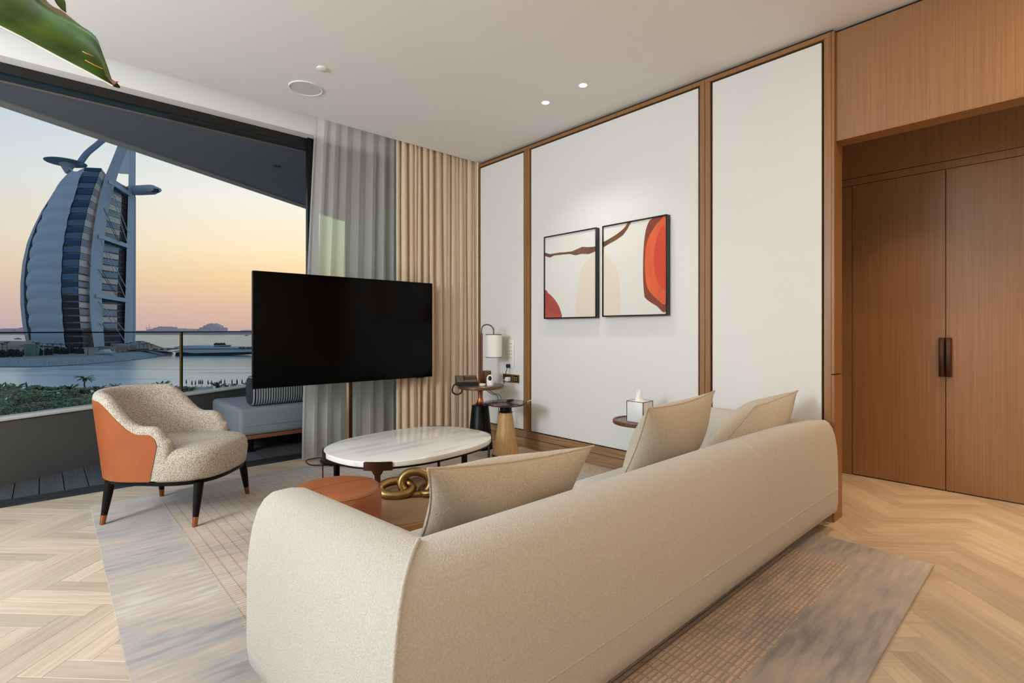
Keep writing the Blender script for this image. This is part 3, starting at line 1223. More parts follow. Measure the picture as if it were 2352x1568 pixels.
# ================================================================== SIDE TABLES AND WHAT STANDS ON THEM
st = thing('side_table', 'round bronze topped side table with black cone base by the curtain', 'side table', (3.165, 3.925, 0.0))
lathe('cone_base', [(0, 0.0), (0.125, 0.0), (0.125, 0.012), (0.082, 0.43), (0.078, 0.436), (0, 0.436)], M_metal_dark, st, n=56)
lathe('neck', [(0.055, 0.436), (0.050, 0.442), (0.030, 0.47), (0.024, 0.51), (0.026, 0.56), (0.034, 0.60), (0.036, 0.605)], M_copper, st, n=40)
lathe('table_top', [(0, 0.600), (0.214, 0.600), (0.221, 0.606), (0.221, 0.628), (0.217, 0.633), (0, 0.633)], mat('bronze_tray', (120, 96, 76), 0.35, 0.7), st, n=64)
st2 = thing('side_table', 'small table with veined stone top and oak cone base', 'side table', (3.135, 3.515, ZR))
lathe('cone_base', [(0.120, 0.022), (0.118, 0.03), (0.058, 0.40), (0.055, 0.402), (0, 0.402)], M_oak_light, st2, n=56)
lathe('base_ring', [(0, 0), (0.124, 0), (0.128, 0.006), (0.128, 0.012), (0.124, 0.016), (0.124, 0.02), (0.121, 0.024), (0, 0.024)], M_bronze, st2, n=56)
lathe('collar', [(0.058, 0.401), (0.062, 0.404), (0.060, 0.409), (0.054, 0.411), (0.054, 0.452), (0.066, 0.457), (0.075, 0.462)], M_metal_dark, st2, n=48)
lathe('collar_ring', [(0.061, 0.400), (0.0645, 0.404), (0.061, 0.409)], M_copper, st2, n=48)
lathe('stone_top', [(0, 0.456), (0.08, 0.458), (0.15, 0.465), (0.200, 0.480), (0.210, 0.489), (0.208, 0.493), (0.198, 0.494), (0, 0.494)], M_stone, st2, n=64)

ZS1 = 0.6335
lp = thing('table_lamp', 'table lamp with white drum shade hung from an arched walnut post', 'lamp', (3.30, 3.985, ZS1))
lathe('cup_base', [(0, 0), (0.040, 0), (0.042, 0.004), (0.042, 0.122), (0.039, 0.126), (0, 0.126)], M_walnut, lp, (0.0, 0.0, 0), 32)
tube('post', [(-0.045, 0.03, 0.0), (-0.045, 0.03, 0.50)], 0.0115, M_walnut, lp, 16)
A_, B_ = Vector((-0.045, 0.03, 0.50)), Vector((0.055, -0.04, 0.487))
mid_ = (A_ + B_) / 2
arc = [A_ - Vector((0, 0, 0.0)), A_ + Vector((0, 0, 0.04))] + [mid_ + (A_ - mid_) * math.cos(PI * i / 12) + Vector((0, 0, 0.04 + 0.055 * math.sin(PI * i / 12))) for i in range(1, 12)] + [B_ + Vector((0, 0, 0.04)), B_]
tube('arch', arc, 0.0065, mat('grey_metal', (92, 94, 94), 0.4, 0.6), lp, 10)
sx_, sy_ = B_.x, B_.y
lathe('shade', [(0.082, 0.262), (0.082, 0.488), (0.080, 0.488), (0.080, 0.262), (0.082, 0.262)], M_shade, lp, (sx_, sy_, 0), 48)
for z_ in (0.258, 0.486):
    lathe('shade_ring', [(0.0795, z_), (0.0835, z_), (0.0835, z_ + 0.006), (0.0795, z_ + 0.006), (0.0795, z_)], M_blk_plastic, lp, (sx_, sy_, 0), 48)
lathe('bulb', [(0, 0.34), (0.02, 0.345), (0.028, 0.37), (0.02, 0.41), (0.012, 0.43), (0.012, 0.488)], M_white, lp, (sx_, sy_, 0), 20)
tube('spider', [(sx_ - 0.08, sy_, 0.487), (sx_ + 0.08, sy_, 0.487)], 0.002, M_blk_plastic, lp, 6)

ph = thing('desk_phone', 'dark desk phone with angled keypad on the bronze table', 'phone', (3.055, 4.00, ZS1), math.radians(-30))
raw('body', [(-0.105, -0.09, 0), (0.105, -0.09, 0), (0.105, 0.08, 0), (-0.105, 0.08, 0), (-0.105, -0.09, 0.03), (0.105, -0.09, 0.03), (0.105, 0.08, 0.085), (-0.105, 0.08, 0.085)],
    [(0, 1, 2, 3), (4, 5, 6, 7), (0, 1, 5, 4), (1, 2, 6, 5), (2, 3, 7, 6), (3, 0, 4, 7)], M_blk_plastic, ph)


def slope_plate(name, x0, x1, y0, y1, m, lift=0.0015):
    def z(y):
        return 0.03 + (y + 0.09) / 0.17 * 0.055 + lift
    q = [(x0, y0, z(y0)), (x1, y0, z(y0)), (x1, y1, z(y1)), (x0, y1, z(y1))]
    return slab(name, q, (0, -0.3, 1), 0.003, m, ph)


slope_plate('keypad_plate', -0.100, -0.034, -0.085, 0.075, M_grey_plastic)
slope_plate('face_plate', -0.028, 0.100, -0.085, -0.03, M_grey_plastic)
slope_plate('display', -0.024, 0.096, -0.022, 0.035, mat('phone_display', (52, 30, 26), 0.15))
slope_plate('top_plate', -0.028, 0.100, 0.040, 0.075, M_grey_plastic)
hs_ = thing('phone_handset', 'black phone handset hanging over the table edge', 'handset', (2.985, 3.995, ZS1 - 0.002))
hp = spline([(0.05, -0.03, 0.012), (0.0, 0.01, 0.02), (-0.045, 0.045, 0.008), (-0.062, 0.055, -0.03), (-0.060, 0.052, -0.065), (-0.03, 0.022, -0.085), (-0.002, -0.01, -0.062), (0.0, -0.012, -0.02), (0.012, -0.02, 0.01)], 6)
tube('grip', hp, 0.0085, M_blk_plastic, hs_, 12)
lathe('earpiece', [(0, 0), (0.020, 0), (0.024, 0.006), (0.020, 0.02), (0, 0.022)], M_blk_plastic, hs_, (0.055, -0.035, 0.003), 24)

bc = thing('home_camera', 'small white home camera with round black lens', 'camera', (3.185, 3.80, ZS1))
lathe('body', [(0, 0), (0.033, 0), (0.034, 0.004), (0.034, 0.028), (0.0335, 0.030), (0.0335, 0.066), (0.030, 0.085), (0.020, 0.098), (0.008, 0.103), (0, 0.1035)], M_white, bc, n=40)
ldir = Vector((-FW.x, -FW.y, 0.0)).normalized()
lens = lathe('lens_window', [(0, 0.0085), (0.010, 0.0075), (0.0165, 0.003), (0.018, -0.006)], M_black_gloss, bc, n=32)
lens.rotation_euler = ldir.to_track_quat('Z', 'Y').to_euler()
lens.location = ldir * 0.0285 + Vector((0, 0, 0.070))
lens.scale = (1.0, 1.35, 1.0)
ey = lathe('lens_eye', [(0, 0.003), (0.005, 0.002), (0.006, -0.002)], M_grey_plastic, bc, n=20)
ey.rotation_euler = lens.rotation_euler
ey.location = ldir * 0.0365 + Vector((0, 0, 0.066))
tag(lathe('charger_puck', [(0, 0), (0.028, 0), (0.03, 0.003), (0.03, 0.017), (0.027, 0.02), (0, 0.02)], M_white, None, (3.125, 3.84, ZS1), 32), 'small white round puck between phone and home camera', 'charger')

# wall plates and sockets
sk = thing('wall_socket', 'bronze socket plate above the stone topped table', 'socket', (XW + 0.004, 3.89, 0.633))
box('plate', -0.008, 0, -0.122, 0.122, 0.0, 0.082, mat('antique_brass', (138, 104, 56), 0.4, 0.8), sk, 0.002, 1)
for y0, y1 in ((-0.105, -0.05), (-0.005, 0.105)):
    box('insert', -0.010, -0.007, y0, y1, 0.012, 0.07, M_blk_plastic, sk)
for yy in (-0.09, -0.065):
    for zz in (0.03, 0.052):
        box('switch', -0.0115, -0.0095, yy - 0.005, yy + 0.005, zz - 0.004, zz + 0.004, M_white, sk)
pl = thing('power_strip', 'tall white wall strip of sockets beside the table lamp', 'socket', (XW + 0.004, 3.888, 0.78))
box('body', -0.012, 0, -0.048, 0.048, 0.0, 0.29, M_white, pl, 0.004, 2)
for i in range(5):
    for dy in (-0.012, 0.012):
        box('slot', -0.0128, -0.011, dy - 0.004, dy + 0.004, 0.10 + i * 0.036, 0.108 + i * 0.036, M_grey_plastic, pl)
bw = tag(box('blank_plate', XW - 0.006, XW + 0.004, 3.80, 3.915, 0.232, 0.312, M_white, None, 0.002, 1), 'blank white wall plate low behind the stone table', 'plate')
pg = thing('power_plug', 'black plug at the foot of the white wall strip', 'plug', (XW - 0.008, 3.905, 0.80))
box('body', -0.035, 0, -0.018, 0.018, -0.018, 0.02, M_blk_plastic, pg, 0.006, 2)
tube('cord', spline([(-0.03, 0, -0.015), (-0.045, 0.005, -0.07), (-0.04, 0.02, -0.14), (-0.04, 0.05, -0.2), (-0.045, 0.06, -0.235)], 6), 0.0035, M_blk_plastic, pg, 8)
pg2 = thing('power_adapter', 'white plug in adapter in the bronze socket plate', 'adapter', (XW - 0.006, 3.905, 0.66))
box('body', -0.05, 0, -0.022, 0.022, -0.015, 0.028, M_white, pg2, 0.008, 3)
tube('cord', spline([(-0.045, 0.0, -0.005), (-0.06, 0.035, 0.0), (-0.06, 0.055, -0.03), (-0.05, 0.03, -0.05), (-0.055, -0.01, -0.05), (-0.05, -0.015, -0.10), (-0.09, -0.0, -0.155), (-0.14, 0.02, -0.172)], 6), 0.003, M_cable_w, pg2, 8)
cc = thing('coiled_cable', 'bunch of black cable lying on the stone table top', 'cable', (3.13, 3.45, ZR + 0.4945))
pts = []
for i in range(90):
    a = 2 * PI * i / 22
    rr = 0.028 + 0.008 * math.sin(a * 0.37)
    pts.append((rr * math.cos(a), rr * 0.8 * math.sin(a) , 0.006 + 0.022 * (0.5 + 0.5 * math.sin(a * 1.13 + 1)) + 0.00008 * i))
tube('loops', pts, 0.0032, M_blk_plastic, cc, 8)
tube('tail', spline([(0.02, 0.01, 0.006), (-0.04, 0.05, 0.004), (-0.08, 0.07, 0.004), (-0.09, 0.14, 0.004)], 6), 0.003, M_blk_plastic, cc, 8)
for k, x0 in enumerate((3.20, 3.235)):
    tube('cord', spline([(x0, 3.92, 0.598), (x0 + 0.03, 3.84, 0.55), (x0 + 0.055, 3.77, 0.525), (x0 + 0.06, 3.76, 0.40), (x0 + 0.07, 3.74, 0.20)], 6), 0.003, M_blk_plastic, lp if k else bc, 8, loc=-Vector((lp if k else bc).location))
tag(tube('cable_tag', [(3.30, 3.405, 0.507 + 0.004), (3.36, 3.352, 0.507 + 0.024)], [0.003, 0.0045], M_cable_w, None, 8), 'pale cable end poking past the stone table rim', 'cable')

# tissue table
tt = thing('side_table', 'round walnut side table at the end of the sofa by the wall', 'side table', (3.295, 2.185, 0.0))
lathe('table_top', [(0, 0.470), (0.198, 0.470), (0.205, 0.476), (0.205, 0.496), (0.20, 0.500), (0.186, 0.500), (0.184, 0.494), (0, 0.494)], M_walnut, tt, n=56)
lathe('tray_inset', [(0, 0.4945), (0.183, 0.4945)], mat('bronze_inlay', (96, 76, 62), 0.3, 0.5), tt, n=56)
lathe('column', [(0.03, 0.012), (0.022, 0.05), (0.022, 0.45), (0.03, 0.47)], M_bronze, tt, n=32)
lathe('foot', [(0, 0), (0.14, 0), (0.142, 0.005), (0.14, 0.012), (0.03, 0.014), (0, 0.014)], M_metal_dark, tt, n=48)
tb = thing('tissue_box', 'white cube tissue box with dark edges', 'tissue box', (3.255, 2.165, 0.4955), math.radians(2))
box('cover', -0.068, 0.068, -0.068, 0.068, 0, 0.150, M_white, tb, 0.003, 2)
for sx2, sy2 in ((-1, -1), (-1, 1), (1, -1), (1, 1)):
    box('edge_trim', sx2 * 0.0675 - 0.002, sx2 * 0.0675 + 0.002, sy2 * 0.0675 - 0.002, sy2 * 0.0675 + 0.002, 0.002, 0.150, M_metal_dark, tb)
for s_ in (-1, 1):
    box('edge_trim', s_ * 0.0675 - 0.002, s_ * 0.0675 + 0.002, -0.0675, 0.0675, 0.1480, 0.1515, M_metal_dark, tb)
    box('edge_trim', -0.0675, 0.0675, s_ * 0.0675 - 0.002, s_ * 0.0675 + 0.002, 0.1480, 0.1515, M_metal_dark, tb)
rows = []
for j in range(9):
    z = 0.148 + 0.062 * j / 8
    w = 0.034 * (1 - j / 8) ** 0.6 + 0.006
    rows.append([Vector((w * math.cos(2 * PI * i / 28) * (1 + 0.28 * math.sin(5 * 2 * PI * i / 28 + j * 0.25)) - 0.012 * j / 8, 0.55 * w * math.sin(2 * PI * i / 28) * (1 + 0.3 * math.sin(3 * 2 * PI * i / 28)), z + 0.012 * j / 8 + (0.016 * math.sin(3 * 2 * PI * i / 28 + 0.8) * j / 8))) for i in range(28)])
grid('tissue', rows, mat('tissue_paper', (248, 248, 248), 0.9), tb, True, closed_u=True)

# ================================================================== PAINTINGS
M_frame_blk = mat('black_lacquer_frame', (20, 15, 15), 0.25)
M_canvas = mat('warm_white_canvas', (226, 225, 220), 0.8, bump=0.05, bscale=(500, 500, 500))
XP = 3.497


def painting(label, y_l, y_r, z0, z1):
    t = thing('painting', label, 'painting', (XW + 0.004, (y_l + y_r) / 2, z0))
    c = (y_l + y_r) / 2
    yl, yr, hh = y_l - c, y_r - c, z1 - z0
    dx = XP - (XW + 0.004)
    fw = 0.011
    box('canvas', dx + 0.010, -0.002, yr + 0.006, yl - 0.006, 0.006, hh - 0.006, M_canvas, t)
    box('frame_bar', dx, 0, yr, yr + fw, 0, hh, M_frame_blk, t, 0.002, 1)
    box('frame_bar', dx, 0, yl - fw, yl, 0, hh, M_frame_blk, t, 0.002, 1)
    box('frame_bar', dx, 0, yr + fw, yl - fw, 0, fw, M_frame_blk, t, 0.002, 1)
    box('frame_bar', dx, 0, yr + fw, yl - fw, hh - fw, hh, M_frame_blk, t, 0.002, 1)

    def shape(name, pts, m, lift=0.0008, k=8, closed=True, sp=True):
        # pts in 0..1 of the canvas, left to right, bottom to top
        P = [Vector((0, yl - 0.011 + (yr - yl + 0.022) * a, 0.011 + (hh - 0.022) * b)) for a, b in pts]
        if sp:
            P = spline(P, k, True)
        P = [Vector((p.x, min(max(p.y, yr + 0.0112), yl - 0.0112), min(max(p.z, 0.0112), hh - 0.0112))) for p in P]
        x = dx + 0.010 - lift
        ctr = sum(P, Vector()) / len(P)
        V = [Vector((x, ctr.y, ctr.z))] + [Vector((x, p.y, p.z)) for p in P] + [Vector((x + lift * 0.9, p.y, p.z)) for p in P]
        n = len(P)
        Fs = [(0, 1 + i, 1 + (i + 1) % n) for i in range(n)] + [(1 + i, 1 + n + i, 1 + n + (i + 1) % n, 1 + (i + 1) % n) for i in range(n)]
        return raw(name, V, Fs, m, t)

    def band(name, top_, bot, m, lift=0.0010):
        # strip between two polylines given at shared stations
        x = dx + 0.010 - lift

        def W_(a, b):
            return Vector((x, yl - 0.0112 + (yr - yl + 0.0224) * a, 0.0112 + (hh - 0.0224) * b))
        V = [W_(*p) for p in top_] + [W_(*p) for p in bot]
        n = len(top_)
        return raw(name, V, [(i, i + 1, n + i + 1, n + i) for i in range(n - 1)], m, t)
    return t, shape, band


M_brown = mat('paint_brown', (122, 88, 70), 0.7, col2=(104, 70, 54), nscale=(6, 14, 14))
M_brown2 = mat('paint_umber', (118, 84, 50), 0.7, col2=(98, 66, 38), nscale=(6, 14, 14))
M_rose = mat('paint_rose', (186, 88, 74), 0.7, col2=(168, 74, 66), nscale=(6, 6, 6))
M_sand = mat('paint_sand', (226, 216, 200), 0.8)
M_red = mat('paint_vermilion', (222, 74, 38), 0.6, col2=(206, 60, 34), nscale=(3, 9, 3))
M_red2 = mat('paint_orange', (230, 104, 56), 0.6, col2=(216, 88, 46), nscale=(3, 14, 3))
M_redb = mat('paint_burnt', (122, 58, 40), 0.7, col2=(146, 70, 42), nscale=(4, 10, 4))
t, shape, band = painting('left abstract painting with brown ribbon and rose dome', 3.385, 2.762, 1.272, 2.046)
shape('painted_sand_oval', [(0.66, 0.0), (0.66, 0.32), (0.72, 0.52), (0.86, 0.66), (1.05, 0.72), (1.05, 0.0)], M_sand, 0.0006)
shape('painted_rose_dome', [(0.0, 0.33), (0.07, 0.305), (0.18, 0.24), (0.28, 0.15), (0.335, 0.06), (0.345, 0.0), (0.17, -0.03), (0.0, 0.0)], M_rose)
band('painted_brown_ribbon', [(0, .815), (.10, .79), (.20, .79), (.30, .792), (.42, .785), (.55, .783), (.65, .80), (.75, .818), (.85, .805), (.95, .80), (1, .80)],
     [(0, .775), (.10, .747), (.20, .765), (.30, .762), (.42, .76), (.52, .755), (.62, .73), (.75, .738), (.87, .722), (.95, .735), (1, .745)], M_brown)
t, shape, band = painting('right abstract painting with large red rounded shape', 2.700, 2.087, 1.278, 2.046)
shape('painted_sand_oval', [(0.0, 0.66), (0.14, 0.60), (0.24, 0.48), (0.27, 0.3), (0.25, 0.0), (0.0, 0.0)], M_sand, 0.0006)
shape('painted_burnt_edge', [(0.80, 1.0), (0.72, 0.94), (0.675, 0.80), (0.655, 0.60), (0.655, 0.38), (0.67, 0.22), (0.70, 0.165), (0.85, 0.09), (1.0, 0.04), (1.03, 0.5), (1.0, 1.0)], M_redb, 0.0008)
shape('painted_orange_field', [(0.93, 0.975), (0.80, 0.88), (0.715, 0.76), (0.685, 0.60), (0.69, 0.40), (0.73, 0.27), (0.84, 0.175), (1.0, 0.115), (1.02, 0.5), (1.0, 0.975)], M_red2, 0.0013)
shape('painted_red_core', [(0.97, 0.90), (0.87, 0.80), (0.82, 0.62), (0.83, 0.45), (0.89, 0.32), (1.0, 0.26), (1.02, 0.6)], M_red, 0.0018)
band('painted_umber_ribbon', [(0, .835), (.10, .86), (.22, .895), (.32, .935), (.37, .965), (.405, 1.0)], [(0, .775), (.10, .805), (.22, .835), (.33, .875), (.40, .93), (.465, 1.0)], M_brown2)

# ================================================================== CURTAINS
def sheer_mat():
    m = bpy.data.materials.new('sheer_voile')
    m.use_nodes = True
    t = m.node_tree
    t.nodes.clear()
    tr = N(t, 'ShaderNodeBsdfTransparent')
    df = N(t, 'ShaderNodeBsdfDiffuse')
    df.inputs[0].default_value = (*lin((238, 235, 230)), 1)
    tl = N(t, 'ShaderNodeBsdfTranslucent')
    tl.inputs[0].default_value = (*lin((240, 240, 240)), 1)
    m1 = N(t, 'ShaderNodeMixShader')
    m1.inputs[0].default_value = 0.5
    t.links.new(df.outputs[0], m1.inputs[1])
    t.links.new(tl.outputs[0], m1.inputs[2])
    lw = N(t, 'ShaderNodeLayerWeight')
    lw.inputs[0].default_value = 0.35
    fac = math_n(t, 'MULTIPLY_ADD', lw.outputs['Facing'], 0.35, 0.62)
    fac = math_n(t, 'MINIMUM', fac, 0.93)
    m2 = N(t, 'ShaderNodeMixShader')
    t.links.new(fac, m2.inputs[0])
    t.links.new(tr.outputs[0], m2.inputs[1])
    t.links.new(m1.outputs[0], m2.inputs[2])
    o = N(t, 'ShaderNodeOutputMaterial')
    t.links.new(m2.outputs[0], o.inputs[0])
    return m


M_drape = mat('beige_drape', (220, 198, 172), 0.9, col2=(214, 191, 164), nscale=(3, 3, 1), bump=0.1, bscale=(400, 400, 400))
rows = []
NS = 220
for j in range(17):
    z = 0.006 + (3.18 - 0.006) * j / 16
    f = j / 16
    row = []
    for i in range(NS + 1):
        s = i / NS
        ph_ = 2 * PI * 8.0 * (s + 0.018 * math.sin(7 * s))
        x0 = 1.705 + 0.13 * f ** 1.4
        x = x0 + (2.76 - x0) * s + 0.012 * math.sin(ph_ * 2) * (1 - 0.5 * f)
        amp = 0.042 * (1 - 0.35 * f) * (0.8 + 0.3 * math.sin(9 * s + 1))
        y = 4.655 + amp * math.sin(ph_) - 0.02 * (1 - f) * (1 - s)
        row.append(Vector((x, y, z)))
    rows.append(row)
tag(grid('sheer_curtain', rows, sheer_mat(), None, True), 'translucent pale sheer curtain gathered beside the window frame', 'curtain')
random.seed(3)
cum, ph_ = [], 0.0
wid = [random.choice((0.5, 0.7, 0.9, 1.2, 1.7, 2.2)) for _ in range(17)]
tot = sum(wid)
rows = []
NS = 420
for j in range(13):
    f = j / 12
    z = 0.008 + (3.18 - 0.008) * f
    row = []
    for i in range(NS + 1):
        s = i / NS
        acc, k = 0.0, 0
        pos = s * tot
        while k < 16 and acc + wid[k] < pos:
            acc += wid[k]
            k += 1
        ph_ = 2 * PI * (k + (pos - acc) / wid[k])
        rnd_ = math.sin(k * 12.9898) * 0.5 + 0.5
        amp = (0.014 + 0.013 * rnd_) * (1.05 - 0.3 * f) * min(1.3, wid[k])
        x = 2.555 + (3.545 - 2.555) * s + 0.012 * math.sin(ph_ * 1.0 + 1.2) + 0.010 * math.sin(3 * f + k) * (1 - f)
        y = 4.482 - 0.022 * s + amp * math.sin(ph_) + 0.006 * math.sin(2.3 * k + 4 * f) 
        row.append(Vector((min(x, 3.537), y, z)))
    rows.append(row)
tag(grid('drape_curtain', rows, M_drape, None, True), 'heavy beige pleated drape in the corner by the panelled wall', 'curtain')

# ================================================================== BALCONY
B0 = Vector((-0.233, 5.472, 0))
BD = Vector((0.8598, 0.5107, 0))
BN = Vector((-0.5107, 0.8598, 0))


def bl_(s, off, z):
    return B0 + BD * s + BN * off + Vector((0, 0, z))


def line_box(name, s0, s1, o0, o1, z0, z1, m, parent=None):
    V = [bl_(s, o, z) for z in (z0, z1) for (s, o) in ((s0, o0), (s1, o0), (s1, o1), (s0, o1))]
    return raw(name, V, [(0, 1, 2, 3), (4, 5, 6, 7), (0, 1, 5, 4), (1, 2, 6, 5), (2, 3, 7, 6), (3, 0, 4, 7)], m, parent)


def line_y(x, off=0.0):
    p = B0 + BN * off
    return p.y + (x - p.x) * BD.y / BD.x


fl = tag(raw('floor_balcony', [(-1.32, 4.96, -0.13), (3.8, 4.96, -0.13), (3.8, line_y(3.8, 0.2), -0.13), (-1.32, line_y(-1.32, 0.2), -0.13),
                               (-1.32, 4.96, -0.05), (3.8, 4.96, -0.05), (3.8, line_y(3.8, 0.2), -0.05), (-1.32, line_y(-1.32, 0.2), -0.05)],
             [(0, 1, 2, 3), (4, 5, 6, 7), (0, 1, 5, 4), (1, 2, 6, 5), (2, 3, 7, 6), (3, 0, 4, 7)], M_black), 'dark balcony floor slab', None, None, 'structure')
x = -0.014 - 9 * 0.139
while x < 3.6:
    a, b = x + 0.003, x + 0.136
    ya, yb = max(4.99, line_y(a, 0.05)), max(4.99, line_y(b, 0.05))
    V = [(a, 4.966, -0.05), (b, 4.966, -0.05), (b, yb, -0.05), (a, ya, -0.05), (a, 4.966, -0.012), (b, 4.966, -0.012), (b, yb, -0.012), (a, ya, -0.012)]
    raw('deck_board', V, [(0, 1, 2, 3), (4, 5, 6, 7), (0, 1, 5, 4), (1, 2, 6, 5), (2, 3, 7, 6), (3, 0, 4, 7)], M_deck, fl)
    x += 0.139
# parapet with slightly flared inner face and pale cap
rows = []
for s in [-1.0 + i * 0.325 for i in range(21)]:
    rows.append([bl_(s, o, z) for o, z in ((0.0, -0.05), (-0.012, 0.05), (-0.008, 0.2), (0.0, 0.35), (0.004, 0.478), (0.20, 0.478), (0.20, -0.4))])
wp = tag(grid('wall_balcony_parapet', rows, M_parapet, None, True, ang=40), 'charcoal balcony parapet wall', None, None, 'structure')
line_box('cap', -1.0, 5.5, -0.006, 0.21, 0.478, 0.492, M_cap, wp)
# glass railing
rl = thing('glass_railing', 'clear glass balcony railing with slim black handrail', 'railing', bl_(0, 0.14, 0.492))
org = Vector(rl.location)


def rl_box(name, s0, s1, o0, o1, z0, z1, m):
    o = line_box(name, s0, s1, o0, o1, z0, z1, m, rl)
    o.location = -org
    return o


PS = [-0.77, 1.63, 4.03]
for a, b in zip(PS, PS[1:] + [5.4]):
    rl_box('glass_panel', a + 0.008, b - 0.008, 0.134, 0.146, 0.492, 1.142, M_glass)
for s in PS:
    rl_box('post', s - 0.010, s + 0.010, 0.128, 0.152, 0.492, 1.142, M_brass)
rl_box('handrail', -0.95, 5.4, 0.125, 0.155, 1.142, 1.152, M_metal_dark)
# soffit of the balcony above
ZSO = 2.90
cb = tag(raw('ceiling_balcony', [Vector((-1.22, 4.99, ZSO)), Vector((3.8, 4.99, ZSO)), Vector((3.8, line_y(3.8, 0.10), ZSO)), Vector((-1.22, line_y(-1.22, 0.10), ZSO)),
                                 Vector((-1.22, 4.99, 3.25)), Vector((3.8, 4.99, 3.25)), Vector((3.8, line_y(3.8, 0.10), 3.25)), Vector((-1.22, line_y(-1.22, 0.10), 3.25))],
             [(0, 1, 2, 3), (4, 5, 6, 7), (0, 1, 5, 4), (1, 2, 6, 5), (2, 3, 7, 6), (3, 0, 4, 7)], M_soffit), 'grey balcony soffit outside the window', None, None, 'structure')
for a, b in ((-1.0, 1.72), (1.725, 4.7)):
    line_box('fascia_strip', a, b, -0.02, 0.104, ZSO - 0.012, ZSO + 0.05, M_fascia, cb)
q = at_z(637, 381, ZSO)
lathe('soffit_downlight', [(0, -0.001), (0.03, -0.001), (0.038, -0.004), (0.038, 0)], M_metal_dark, cb, q, 24)
tag(box('wall_balcony_end', 3.62, 3.75, 4.96, 7.9, -0.1, 2.9, M_soffit), 'grey end wall of the balcony', None, None, 'structure')
ps = thing('privacy_screen', 'teal frosted glass screen seen through the sheer curtain', 'screen', (3.13, 5.83, -0.012))
box('glass_sheet', -0.46, 0.46, -0.01, 0.01, 0.03, 2.53, M_teal, ps)
for xx in (-0.47, 0.46):
    box('post', xx, xx + 0.012, -0.02, 0.02, 0.0, 2.55, M_metal_dark, ps)
# daybed
db = thing('outdoor_daybed', 'grey upholstered outdoor daybed on a teak rail on the balcony', 'daybed', (1.36, 5.26, -0.012))
box('mattress', 0, 1.22, 0, 1.05, 0.175, 0.437, M_greyup, db, 0.04, 4)
tube('piping', [(0.035, -0.001, 0.27), (0.6, -0.002, 0.272), (1.18, -0.001, 0.27)], 0.0025, M_greyup, db, 6)
box('rail', 0.02, 1.20, 0.02, 1.03, 0.140, 0.175, M_teak, db, 0.004, 1)
for lx in (0.10, 1.06):
    for ly in (0.12, 0.85):
        box('leg', lx, lx + 0.06, ly, ly + 0.06, 0.0, 0.14, M_metal_dark, db)
# striped bolster
m = bpy.data.materials.new('striped_bolster')
m.use_nodes = True
t = m.node_tree
bs = t.nodes['Principled BSDF']
bs.inputs['Roughness'].default_value = 0.9
tcx = N(t, 'ShaderNodeTexCoord')
wv = N(t, 'ShaderNodeTexWave', wave_type='BANDS', bands_direction='X', wave_profile='SIN')
wv.inputs['Scale'].default_value = 13.5
t.links.new(tcx.outputs['Object'], wv.inputs[0])
rr = ramp(t, [(0.42, lin((40, 44, 50))), (0.58, lin((150, 152, 154)))])
t.links.new(wv.outputs['Fac'], rr.inputs[0])
t.links.new(rr.outputs[0], bs.inputs['Base Color'])
bo = thing('bolster_cushion', 'black and grey striped bolster cushion on the outdoor daybed', 'cushion', (1.50, 5.33, 0.425))
rows = []
for i, (xx, sc) in enumerate(((0.0, 0.86), (0.012, 0.94), (0.035, 1.0), (0.3, 1.01), (0.55, 1.0), (0.573, 0.94), (0.585, 0.86))):
    rows.append([Vector((xx, 0.13 + 0.13 * sc * math.copysign(abs(math.cos(a)) ** 0.62, math.cos(a)), 0.145 + 0.145 * sc * math.copysign(abs(math.sin(a)) ** 0.62, math.sin(a)))) for a in [2 * PI * k / 36 for k in range(36)]])
grid('cover', rows, m, bo, True, closed_u=True, caps=True, ang=50)
for xx in (0.018, 0.567):
    tube('piping', [Vector((xx, 0.13 + 0.128 * math.copysign(abs(math.cos(a)) ** 0.62, math.cos(a)), 0.145 + 0.143 * math.copysign(abs(math.sin(a)) ** 0.62, math.sin(a)))) for a in [2 * PI * k / 36 for k in range(36)]], 0.004, M_blk_plastic, bo, 6, True)

# ================================================================== PLANT (leaf reaches into the upper left of the view)
def leaf_mat():
    return mat('banana_leaf', (38, 66, 14), 0.5, col2=(84, 116, 26), nscale=(9, 3, 9), ndetail=3, spec=0.25)


pt_ = thing('potted_plant', 'large leafed houseplant with one broad green leaf reaching into view', 'plant', (-0.52, 1.98, 0.0))
og = Vector(pt_.location)
lathe('pot', [(0, 0), (0.15, 0), (0.17, 0.02), (0.20, 0.36), (0.205, 0.40), (0.185, 0.40), (0.18, 0.34), (0, 0.34)], mat('clay_pot', (120, 112, 104), 0.8), pt_, n=40)
lathe('soil', [(0, 0.345), (0.18, 0.345)], mat('soil', (52, 40, 30), 0.95), pt_, n=30)
LM = leaf_mat()
LB = mat('leaf_underside', (128, 108, 84), 0.5)
M_tip = mat('dry_leaf_edge', (206, 128, 44), 0.5)


def leaf_strip(name, low, up, bulge, m, nA=28, nB=12, parent=pt_):
    """blade between two edge polylines of (u, v, depth)."""
    A = spline([at(*p) for p in low], 12)
    B = spline([at(*p) for p in up], 12)

    def res(P, n):
        return [P[int(round(i * (len(P) - 1) / n))] for i in range(n + 1)]
    A, B = res(A, nA), res(B, nA)
    rows = []
    for i in range(nA + 1):
        row = []
        for j in range(nB + 1):
            s = j / nB
            p = A[i].lerp(B[i], s)
            row.append(p - FW * (bulge * math.sin(PI * s) * math.sin(PI * min(1, 0.1 + 0.9 * (1 - i / nA)))) - og)
        rows.append(row)
    o = grid(name, rows, m, parent, True)
    md = o.modifiers.new('thickness', 'SOLIDIFY')
    md.thickness = 0.0012
    return o


